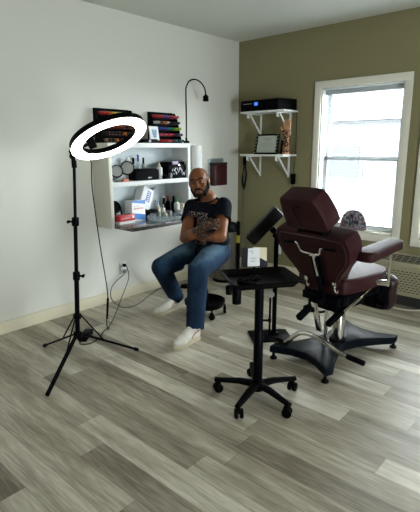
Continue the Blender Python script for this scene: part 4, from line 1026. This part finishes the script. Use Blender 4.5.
def shoe(heel, toe, name='sneaker'):
    heel, toe = V(heel), V(toe); d = (toe - heel); Ls = d.length; d.normalize(); sd = V((0, 0, 1)).cross(d)
    Mx = Matrix(((sd.x, d.x, 0, heel.x), (sd.y, d.y, 0, heel.y), (0, 0, 1, 0), (0, 0, 0, 1)))
    s_ = Ls / 0.29
    ol = smooth_loop([(-0.034 * 1, 0.03), (0, 0.0), (0.034, 0.03), (0.034, 0.10), (0.046, 0.19), (0.040, 0.255), (0.0, 0.290), (-0.042, 0.25), (-0.048, 0.19), (-0.036, 0.10)], 5)
    ol = [(x, y * s_) for x, y in ol]
    up_ = B()
    up_.chain([((0, 0.045, 0.055), 0.040), ((0, 0.12, 0.058), 0.040), ((0, 0.20, 0.042), 0.038), ((0, 0.245, 0.034), 0.030)])
    up_.chain([((0, 0.050, 0.060), 0.042), ((0, 0.055, 0.098), 0.043)]); up_.chain([((0, 0.06, 0.095), 0.040), ((0, 0.16, 0.060), 0.034)])
    up_.sph((0.014, 0.20, 0.036), (0.030, 0.06, 0.03)); up_.sph((-0.014, 0.20, 0.036), (0.032, 0.06, 0.03))
    bu = remesh(up_, 0.005, 4)
    bmesh.ops.delete(bu, geom=[v for v in bu.verts if v.co.z < 0.012 or v.co.z > 0.126], context='VERTS')
    for v in bu.verts: v.co.y *= s_
    bmesh.ops.transform(bu, matrix=Mx, verts=bu.verts)
    sh_o = obj(name, bu, 'shoe', man, True, angle=180)
    obj('sole', B().prism(ol, 0.028, Mx, bev=0.004), 'sole', sh_o, True)
    lc = B()
    for k in range(5):
        y = (0.105 + 0.022 * k) * s_; z = 0.1045 - 0.0075 * k
        lc.tube([(-0.022, y, z - 0.010), (0, y + 0.006, z + 0.002), (0.022, y, z - 0.010)], 0.0032, n=6)
    bmesh.ops.transform(lc.bm, matrix=Mx, verts=lc.bm.verts)
    obj('laces', lc, 'lace', sh_o, True)
    for sg in (-1, 1):
        tr_ = B().tube([(sg * 0.043, 0.05 * s_, 0.085), (sg * 0.040, 0.10 * s_, 0.07), (sg * 0.040, 0.13 * s_, 0.045)], 0.004, n=6)
        bmesh.ops.transform(tr_.bm, matrix=Mx, verts=tr_.bm.verts)
        obj('side_trim', tr_, 'shoered', sh_o, True, label='pinkish red trim')
    tr_ = B().box((0, 0.005 * s_, 0.08), (0.03, 0.012, 0.04), bev=0.004); bmesh.ops.transform(tr_.bm, matrix=Mx, verts=tr_.bm.verts)
    obj('heel_tab', tr_, 'shoered', sh_o, True, label='pinkish red heel tab')
shoe((1.150, -1.880, 0), (1.172, -2.165, 0)); shoe((0.558, -1.485, 0), (0.580, -1.835, 0))

# ------------------------------------------------------------------ tattoo chair
CO = (2.0086, -1.462, 0)
ch = thing('tattoo_chair', 'burgundy leather tattoo chair with chrome levers on a black base', 'chair', CO, -8.83)
# cast base: two concave-sided plates meeting at the post, four levelling feet
half = [(0.235, -0.425), (0.10, -0.355), (0.0, -0.335), (-0.10, -0.355), (-0.235, -0.425), (-0.250, -0.36), (-0.180, -0.25), (-0.130, -0.12), (-0.105, 0.0)]
outl = [(x, y) for x, y in half] + [(-0.130, 0.12), (-0.18, 0.25), (-0.250, 0.36), (-0.235, 0.425), (-0.10, 0.355), (0.0, 0.335), (0.10, 0.355), (0.235, 0.425), (0.250, 0.36), (0.18, 0.25), (0.115, 0.12), (0.090, 0.0), (0.115, -0.12), (0.18, -0.25), (0.250, -0.36)]
b = B().prism(outl, 0.050, Matrix.Translation((0, 0, 0.042)), bev=0.010)
for v in b.bm.verts:
    rr = math.hypot(v.co.x, v.co.y)
    if v.co.z > 0.07: v.co.z += max(0, 0.018 * (1 - rr / 0.36))
bmesh.ops.scale(b.bm, vec=(0.93, 0.945, 1), verts=b.bm.verts)
ba = obj('base', b, 'baseblack', ch, angle=50)
for x, y in ((-0.205, -0.378), (0.205, -0.378), (0.205, 0.378), (-0.205, 0.378)):
    obj('foot', B().cyl((x, y, 0), (x, y, 0.014), 0.024, 0.022, n=16, bev=0.003).cyl((x, y, 0.012), (x, y, 0.05), 0.010, n=10), 'black', ba)
obj('post', B().cyl((0.015, 0, 0.07), (0.015, 0, 0.30), 0.040, n=32, bev=0.004).cyl((0.015, 0, 0.29), (0.015, 0, 0.40), 0.033, n=32), 'chrome', ch)
for x, y in ((-0.055, -0.045), (-0.030, -0.062)): obj('post_rod', B().cyl((x, y, 0.09), (x, y, 0.36), 0.009, n=14), 'chrome', ch)
obj('post_collar', B().cyl((0.015, 0, 0.085), (0.015, 0, 0.115), 0.056, n=32, bev=0.006), 'black', ch)
mech = obj('seat_frame', B().box((0, 0.04, 0.465), (0.25, 0.36, 0.04), bev=0.004).box((0, 0.03, 0.427), (0.27, 0.46, 0.052), bev=0.005).box((0, -0.02, 0.378), (0.22, 0.30, 0.055), bev=0.005).box((0, -0.13, 0.43), (0.30, 0.06, 0.06), bev=0.004).box((0, 0.22, 0.43), (0.28, 0.05, 0.05), bev=0.004), 'blackmetal', ch)
obj('link_arm', B().box((-0.03, -0.22, 0.385), (0.034, 0.30, 0.035), rx(24), bev=0.003), 'blackmetal', ch)
obj('link_arm', B().box((0.115, 0.02, 0.412), (0.030, 0.60, 0.034), rx(22), bev=0.003), 'blackmetal', ch)
obj('gas_spring', B().cyl((0.135, -0.14, 0.36), (0.135, 0.05, 0.42), 0.014, n=14).cyl((0.135, 0.05, 0.42), (0.135, 0.2, 0.468), 0.007, n=12), 'chrome', ch)
obj('actuator', B().box((-0.02, -0.12, 0.49), (0.10, 0.12, 0.09), bev=0.008).cyl((0.06, -0.15, 0.47), (0.06, -0.06, 0.47), 0.03, n=16), 'black', ch)
obj('hose', B().tube([(-0.075, -0.17, 0.36), (-0.13, -0.18, 0.33), (-0.135, -0.12, 0.29), (-0.08, -0.06, 0.28), (-0.05, -0.03, 0.30)], 0.008, n=8), 'black', ch)
# seat
seat_o = smooth_loop([(-0.185, -0.16), (-0.13, -0.205), (0.13, -0.205), (0.185, -0.16), (0.205, 0.04), (0.19, 0.20), (0.14, 0.295), (0.0, 0.315), (-0.14, 0.295), (-0.19, 0.20), (-0.205, 0.04)], 5)
obj('seat', B().prism(seat_o, 0.098, Matrix.Translation((0, 0, 0.482)), bev=0.034, seg=5), 'leather', ch, angle=60)
# backrest: reclined shield narrowing to the seat
tilt = math.radians(21)
BR = frame((0, -0.165, 0.475), (1, 0, 0), (0, -math.sin(tilt), math.cos(tilt)))      # local x right, y up the back, z out of the rear face (towards the viewer side)
back_o = smooth_loop([(-0.11, 0.0), (0.11, 0.0), (0.125, 0.06), (0.175, 0.15), (0.245, 0.245), (0.266, 0.325), (0.255, 0.39), (0.20, 0.412), (-0.20, 0.418), (-0.255, 0.40), (-0.268, 0.325), (-0.245, 0.245), (-0.175, 0.15), (-0.125, 0.06)], 5)
Mb = BR @ Matrix.Translation((0, 0, -0.10))
obj('backrest', B().prism(back_o, 0.125, Mb, bev=0.036, seg=5), 'leather', ch, angle=60)
pip = B(); lo = [BR @ V((x * 0.90, 0.195 + (y - 0.195) * 0.90, 0.0245)) for x, y in back_o]
pip.tube(lo + lo[:1], 0.0035, n=6, smooth=False); obj('back_piping', pip, 'leatherdark', ch)
def onb(x, y, z=0.04): return BR @ V((x, y, z))
obj('back_bracket', B().box(onb(0.03, 0.17, 0.036), (0.075, 0.20, 0.016), BR.to_3x3(), bev=0.003), 'blackmetal', ch)
obj('back_spine', B().box(onb(0.03, 0.09, 0.05), (0.030, 0.36, 0.022), BR.to_3x3(), bev=0.004).box((0.03, -0.20, 0.435), (0.034, 0.12, 0.035), rx(20), bev=0.004), 'blackmetal', ch)
hbar = obj('adjust_handle', B().tube([onb(-0.10, 0.355, 0.045), onb(-0.078, 0.348, 0.05), onb(-0.055, 0.305, 0.055), onb(-0.01, 0.298, 0.055), onb(0.03, 0.296, 0.055), onb(0.075, 0.303, 0.055), onb(0.085, 0.320, 0.055), onb(0.09, 0.338, 0.05), onb(0.11, 0.338, 0.045)], 0.0065, n=10).cyl(onb(0.03, 0.30, 0.055), onb(0.035, 0.15, 0.058), 0.008, n=12).box(onb(0.03, 0.295, 0.052), (0.05, 0.022, 0.02), BR.to_3x3(), bev=0.004), 'chrome', ch)
for s in (0, 1):
    a_, c_ = ((-0.19, 0.342), (-0.095, 0.354)) if s == 0 else ((0.105, 0.338), (0.195, 0.345))
    obj('grip', B().cyl(onb(*a_, 0.045), onb(*c_, 0.045), 0.009, n=12, bev=0.002), 'black', hbar, label='black grip')
for x in (-0.085, 0.125):
    obj('buckle', B().box(onb(x, 0.09, 0.032), (0.026, 0.034, 0.012), BR.to_3x3(), bev=0.003).tube([onb(x, 0.08, 0.036), onb(x + 0.008, 0.05, 0.046), onb(x + 0.02, 0.045, 0.046), onb(x + 0.024, 0.06, 0.040)], 0.005, n=8), 'chrome', ch)
# headrest
ht = math.radians(30)
HRm = frame((0, -0.358, 0.895), (1, 0, 0), (0, -math.sin(ht), math.cos(ht)))
head_o = smooth_loop([(-0.10, 0.0), (0.150, 0.0), (0.176, 0.042), (0.166, 0.11), (0.138, 0.19), (0.10, 0.210), (-0.075, 0.210), (-0.108, 0.19), (-0.120, 0.11), (-0.120, 0.042)], 5)
hr = obj('headrest', B().prism(head_o, 0.125, HRm @ Matrix.Translation((0, 0, -0.10)), bev=0.034, seg=5), 'leather', ch, angle=60)
def onh(x, y, z=0.026): return HRm @ V((x, y, z))
obj('seam', B().tube([onh(0.03, 0.155), onh(-0.01, 0.16), onh(-0.025, 0.135), onh(-0.02, 0.09), onh(-0.01, 0.045), onh(0.0, 0.02)], 0.004, n=6), 'blackm', hr)
obj('headrest_post', B().cyl(onb(-0.06, 0.33, -0.03), onh(-0.06, 0.06, -0.03), 0.012, n=14).cyl(onb(0.06, 0.33, -0.03), onh(0.06, 0.06, -0.03), 0.012, n=14).box(onb(0.02, 0.425, -0.02), (0.20, 0.022, 0.045), BR.to_3x3(), bev=0.005), 'blackmetal', ch)
for s in (-1, 1): obj('headrest_knob', B().cyl(onb(0.02 + s * 0.085, 0.425, 0.0), onb(0.02 + s * 0.085, 0.425, 0.03), 0.013, n=12, bev=0.003), 'black', ch)
# arm rests
def armrest(s):
    mA = frame((s * 0.275, -0.01, 0.755), (1, 0, 0), (0, math.cos(math.radians(5)), math.sin(math.radians(5))))
    o_ = smooth_loop([(-0.058, -0.185), (0.058, -0.185), (0.062, -0.08), (0.055, 0.10), (0.045, 0.175), (-0.042, 0.178), (-0.052, 0.10), (-0.062, -0.08)], 4)
    a = obj('armrest_pad', B().prism(o_, 0.062, mA @ Matrix.Translation((0, 0, -0.03)), bev=0.018, seg=4), 'leather', ch, angle=60)
    p0, p1 = V((s * 0.298, 0.075, 0.735)), V((s * 0.245, 0.165, 0.50)); d = p1 - p0
    obj('armrest_bar', B().box((p0 + p1) / 2, (0.016, 0.036, d.length), d.to_track_quat('Z', 'Y').to_matrix(), bev=0.002).cyl((s * 0.195, 0.12, 0.515), (s * 0.250, 0.15, 0.515), 0.020, n=16), 'chrome', ch)
armrest(1); armrest(-1)
# leg rest folded down at the front
LR = frame((0, 0.305, 0.50), (1, 0, 0), (0, 0.30, -0.95))
lr_o = smooth_loop([(-0.18, 0.0), (0.18, 0.0), (0.19, 0.12), (0.17, 0.235), (0.10, 0.265), (-0.10, 0.265), (-0.17, 0.235), (-0.19, 0.12)], 4)
obj('leg_rest', B().prism(lr_o, 0.085, LR @ Matrix.Translation((0, 0, -0.02)), bev=0.026, seg=4), 'leatherdark', ch, angle=60)
obj('leg_rest_back', B().prism([(x * 0.9, 0.132 + (y - 0.132) * 0.9) for x, y in lr_o], 0.012, LR @ Matrix.Translation((0, 0, -0.030)), bev=0.003), 'blackm', ch, label='black backing of the leg rest')
obj('leg_rest_frame', B().box((0, 0.29, 0.40), (0.26, 0.05, 0.10), bev=0.006).box((0.10, 0.31, 0.33), (0.03, 0.06, 0.09), bev=0.004).cyl((0.12, 0.26, 0.335), (0.19, 0.26, 0.325), 0.018, n=14), 'black', ch)
# foot pump lever
lev = obj('pump_lever', B().tube([(-0.19, -0.30, 0.098), (-0.155, -0.31, 0.112), (-0.10, -0.32, 0.168), (-0.04, -0.325, 0.215), (0.03, -0.325, 0.232), (0.09, -0.32, 0.226), (0.15, -0.315, 0.21), (0.22, -0.305, 0.182), (0.29, -0.295, 0.168)], 0.015, n=14), 'chrome', ch)
obj('lever_stem', B().box((0.045, -0.275, 0.335), (0.042, 0.012, 0.21), rx(18), bev=0.003), 'chrome', ch)
obj('grip', B().cyl((-0.275, -0.285, 0.086), (-0.165, -0.305, 0.104), 0.0165, n=14, bev=0.004), 'black', lev, label='black grip')
obj('grip', B().cyl((0.285, -0.296, 0.169), (0.395, -0.285, 0.160), 0.0165, n=14, bev=0.004), 'black', lev, label='black grip')

# ------------------------------------------------------------------ padded arm rest on a stand
ars = thing('armrest_stand', 'black padded arm rest tilted on a thin pole stand beside the chair', 'arm rest', (1.525, -1.475, 0))
pc_ = V((1.462, -1.537, 0.815)); dl = V((0.150, 0.132, 0.215)).normalized(); wdir = V((-0.62, 0.76, -0.05)).normalized()
Mp = frame(pc_, dl, wdir)
obj('pad', B().prism(round_rect(0.295, 0.15, 0.025, 5), 0.085, Mp @ Matrix.Translation((0, 0, -0.042)), bev=0.016, seg=4), 'blackleather', ars, True, angle=60)
zdn = Mp.to_3x3() @ V((0, 0, 1)); zdn = zdn if zdn.z < 0 else -zdn
pj0 = pc_ + dl * 0.02 + zdn * 0.035
obj('tilt_joint', B().cyl(pj0, pj0 + zdn * 0.035, 0.022, n=16, bev=0.003).cyl(V((1.525, -1.475, 0.74)), pj0 + zdn * 0.025, 0.014, n=12).sph(pj0 + zdn * 0.035, 0.024).box(V((1.518, -1.480, 0.755)), (0.03, 0.03, 0.05), bev=0.005), 'black', ars, True)
obj('lock_lever', B().tube([(1.53, -1.49, 0.765), (1.56, -1.465, 0.785), (1.565, -1.455, 0.82)], 0.006, n=8), 'chrome', ars, True)
obj('pole', B().box((1.525, -1.475, 0.37), (0.030, 0.030, 0.74), rz(40), bev=0.003), 'blackmetal', ars, True)
obj('inner_pole', B().box((1.502, -1.497, 0.165), (0.014, 0.014, 0.30), rz(40), bev=0.002), 'blackmetal', ars, True)
obj('height_knob', B().cyl((1.505, -1.497, 0.315), (1.520, -1.513, 0.315), 0.024, n=20, bev=0.004), mat('pale_knob', (0.55, 0.55, 0.52), 0.4), ars, True, label='pale round height knob')
obj('base_plate', B().box((1.525, -1.525, 0.006), (0.21, 0.29, 0.012), rz(-42), bev=0.003).box((1.525, -1.475, 0.016), (0.06, 0.06, 0.016), rz(40), bev=0.003), 'blackmetal', ars, True)

# ------------------------------------------------------------------ tray stand
TX, TY = 1.958, -2.270
ts = thing('tray_stand', 'black rolling tray stand with a five-star base in front of the chair', 'tray stand', (TX, TY, 0))
obj('column', B().cyl((TX, TY, 0.07), (TX, TY, 0.40), 0.026, n=20, bev=0.002).cyl((TX, TY, 0.38), (TX, TY, 0.665), 0.0235, n=20), 'blackmetal', ts, True)
obj('clamp_knob', B().cyl((TX + 0.02, TY + 0.01, 0.455), (TX + 0.045, TY + 0.03, 0.455), 0.006, n=10).cyl((TX + 0.04, TY + 0.027, 0.455), (TX + 0.052, TY + 0.037, 0.455), 0.012, n=12), 'black', ts, True)
obj('hub', B().lathe([(0, 0.055), (0.040, 0.055), (0.046, 0.065), (0.042, 0.090), (0.030, 0.105), (0, 0.107)], (TX, TY, 0), n=28), 'black', ts, True)
for (x, y) in ((1.752, -2.362), (2.004, -2.492), (2.180, -2.318), (2.060, -2.075), (1.787, -2.090)):
    e = V((x, y, 0)); d = (e - V((TX, TY, 0))); d.normalize(); a = math.degrees(math.atan2(d.y, d.x)); n_ = V((-d.y, d.x, 0))
    bl = B(); st_ = V((TX, TY, 0.082)); L_ = (e - V((TX, TY, 0))).length
    secs = [(0.02, 0.026, 0.020, 0.082), (0.10, 0.023, 0.016, 0.086), (L_ - 0.02, 0.017, 0.013, 0.075), (L_ + 0.018, 0.015, 0.012, 0.072)]
    rings = []
    for (t_, w_, h_, z_) in secs:
        c_ = V((TX, TY, 0)) + d * t_
        rings.append([bl.bm.verts.new(c_ + n_ * w_ * math.cos(q) + V((0, 0, z_ + h_ * math.sin(q)))) for q in [2 * PI * k / 14 for k in range(14)]])
    for A, C in zip(rings, rings[1:]):
        for k in range(14): bl.bm.faces.new((A[k], A[(k + 1) % 14], C[(k + 1) % 14], C[k]))
    bl.bm.faces.new(rings[0][::-1]); bl.bm.faces.new(rings[-1])
    lg = obj('leg', bl, 'black', ts, True)
    cs_ = obj('caster', B().cyl(e + V((0, 0, 0.045)), e + V((0, 0, 0.070)), 0.009, n=10).box(e + V((0, 0, 0.045)), (0.034, 0.018, 0.030), rz(a + 35), bev=0.005), 'black', lg, True)
    ax = rz(a + 35) @ V((0, 1, 0))
    for s in (-1, 1):
        obj('wheel', B().cyl(e + V((0, 0, 0.026)) + ax * s * 0.007, e + V((0, 0, 0.026)) + ax * s * 0.023, 0.026, n=22, bev=0.005), 'black', cs_, True) if False else None
    bl2 = B()
    for s in (-1, 1): bl2.cyl(e + V((0, 0, 0.026)) + ax * s * 0.006, e + V((0, 0, 0.026)) + ax * s * 0.023, 0.026, n=22, bev=0.005)
    bmesh.ops.transform(bl2.bm, matrix=Matrix.Translation(-V((TX, TY, 0))), verts=bl2.bm.verts)
    wme = bpy.data.meshes.new('wheel'); bmesh.ops.recalc_face_normals(bl2.bm, faces=bl2.bm.faces); bl2.bm.to_mesh(wme); bl2.bm.free(); wme.materials.append(M['black'])
    for p_ in wme.polygons: p_.use_smooth = True
    wme.set_sharp_from_angle(angle=math.radians(35))
    # twin wheel joined to its caster fork as one moulded caster
    bm2 = bmesh.new(); bm2.from_mesh(cs_.data); bm2.from_mesh(wme); bm2.to_mesh(cs_.data); bm2.free(); bpy.data.meshes.remove(wme)
TZ = 0.672
tx = V((0.585, 0.811, 0)); ty = V((-0.811, 0.585, 0)); tcx = V((1.968, -2.283, TZ))
def tray_loop(w, h, r, z): return [tcx + tx * x + ty * y + V((0, 0, z)) for x, y in round_rect(w, h, r, 4)]
bt_ = B(); loops = [tray_loop(0.300, 0.235, 0.02, -0.004), tray_loop(0.335, 0.270, 0.025, 0.020), tray_loop(0.372, 0.305, 0.025, 0.026), tray_loop(0.376, 0.309, 0.026, 0.031), tray_loop(0.370, 0.303, 0.025, 0.033), tray_loop(0.330, 0.265, 0.024, 0.025), tray_loop(0.294, 0.229, 0.018, 0.001)]
vl = [[bt_.bm.verts.new(p) for p in l] for l in loops]
for A, C in zip(vl, vl[1:]):
    for k in range(len(A)): bt_.bm.faces.new((A[k], A[(k + 1) % len(A)], C[(k + 1) % len(A)], C[k]))
bt_.bm.faces.new(vl[0][::-1]); bt_.bm.faces.new(vl[-1])
obj('tray', bt_, 'black', ts, True, angle=50)
obj('tray_mount', B().box((TX + 0.004, TY - 0.006, TZ - 0.018), (0.11, 0.11, 0.022), rz(54), bev=0.003).cyl((TX + 0.01, TY + 0.0, TZ - 0.03), (TX + 0.06, TY + 0.05, TZ - 0.03), 0.009, n=10), 'black', ts, True)
for (sx, sy, hh) in ((-0.172, -0.030, 0.048), (-0.135, -0.045, 0.095)):
    p = tcx + tx * sx + ty * sy
    obj('holder', B().cyl(p + V((0, 0, -0.002)), p + V((0, 0, -hh)), 0.016 if hh < 0.08 else 0.023, n=18, bev=0.003), 'black', ts, True)
# things on the tray
def on_tray(sx, sy, z=0.002): return tcx + tx * sx + ty * sy + V((0, 0, z))
tm = thing('tattoo_machine', 'black tattoo machine lying at the left end of the tray', 'tattoo machine', on_tray(-0.085, -0.035, 0.0))
p = on_tray(-0.085, -0.035, 0.016)
obj('grip', B().cyl(p, p + tx * 0.055 + ty * 0.012, 0.0125, n=16, bev=0.002).cyl(p + tx * 0.055 + ty * 0.012, p + tx * 0.085 + ty * 0.019, 0.006, 0.003, n=12), 'black', tm, True)
obj('body', B().cyl(p - tx * 0.045 - ty * 0.010, p, 0.0135, n=16, bev=0.003).box(p - tx * 0.03 + V((0, 0, 0.012)), (0.02, 0.02, 0.016), rz(54), bev=0.003), 'blackm', tm, True)
tm2 = thing('coil_machine', 'black coil machine lying at the front left corner of the tray', 'tattoo machine', on_tray(-0.09, -0.085, 0.0))
p = on_tray(-0.09, -0.085, 0.014)
obj('frame', B().box(p, (0.05, 0.016, 0.024), rz(20), bev=0.003), 'blackm', tm2, True)
obj('coil', B().cyl(p + V((-0.012, 0.012, 0.0)), p + V((-0.012, 0.034, 0.0)), 0.011, n=14, bev=0.002).cyl(p + V((0.014, 0.012, 0.0)), p + V((0.014, 0.034, 0.0)), 0.011, n=14, bev=0.002), 'black', tm2, True)
# note display clipped on the tray's back edge
nd = thing('note_display', 'black tilted display with a white paper note behind the tray edge', 'display', on_tray(-0.005, 0.080, 0.0015))
base = on_tray(-0.005, 0.080, 0.0015)
pz = base + V((0, 0, 0.108)); fx_ = V((0.80, 0.60, 0)).normalized(); fn = V((0.60, -0.80, 0.22)).normalized()
Md = frame(pz, fx_, fn.cross(fx_))
obj('panel', B().prism(round_rect(0.138, 0.104, 0.010, 4), 0.014, Md @ Matrix.Translation((0, 0, -0.007)), bev=0.003), mat('dark_grey_plastic', (0.022, 0.022, 0.027), 0.5, spec=0.2), nd, True)
obj('stalk', B().cyl(base, pz - V((0, 0, 0.05)) , 0.006, n=10).cyl(base, base + V((0, 0, 0.006)), 0.028, n=20, bev=0.002), 'black', nd, True)
nsd = 1 if fn.cross(fx_).z > 0 else -1
obj('paper_note', B().box((-0.002, 0.004 * nsd, 0.0085), (0.062, 0.098, 0.0012), rz(4)), 'paper', nd) if False else None
b = B().prism([(-0.036, -0.05), (0.028, -0.045), (0.026, 0.052), (-0.034, 0.046)], 0.001, Md @ Matrix.Translation((0, 0, 0.0085))); np_ = obj('paper_note', b, 'paper', nd, True)
b = B().prism([(0.026, 0.0), (0.064, -0.02), (0.064, 0.052), (-0.01, 0.054)], 0.0008, Md @ Matrix.Translation((0, 0, 0.0074))); obj('cream_note', b, 'cream', nd, True)
for (x, y, l) in ((-0.018, 0.032, 0.020), (-0.012, 0.022, 0.012), (-0.006, -0.005, 0.03), (-0.008, -0.02, 0.024)):
    b = B().prism([(x - l / 2, y - 0.002), (x + l / 2, y - 0.001), (x + l / 2, y + 0.002), (x - l / 2, y + 0.0015)], 0.0006, Md @ Matrix.Translation((0, 0, 0.0097)))
    obj('pencil_mark', b, 'grey', np_, True)
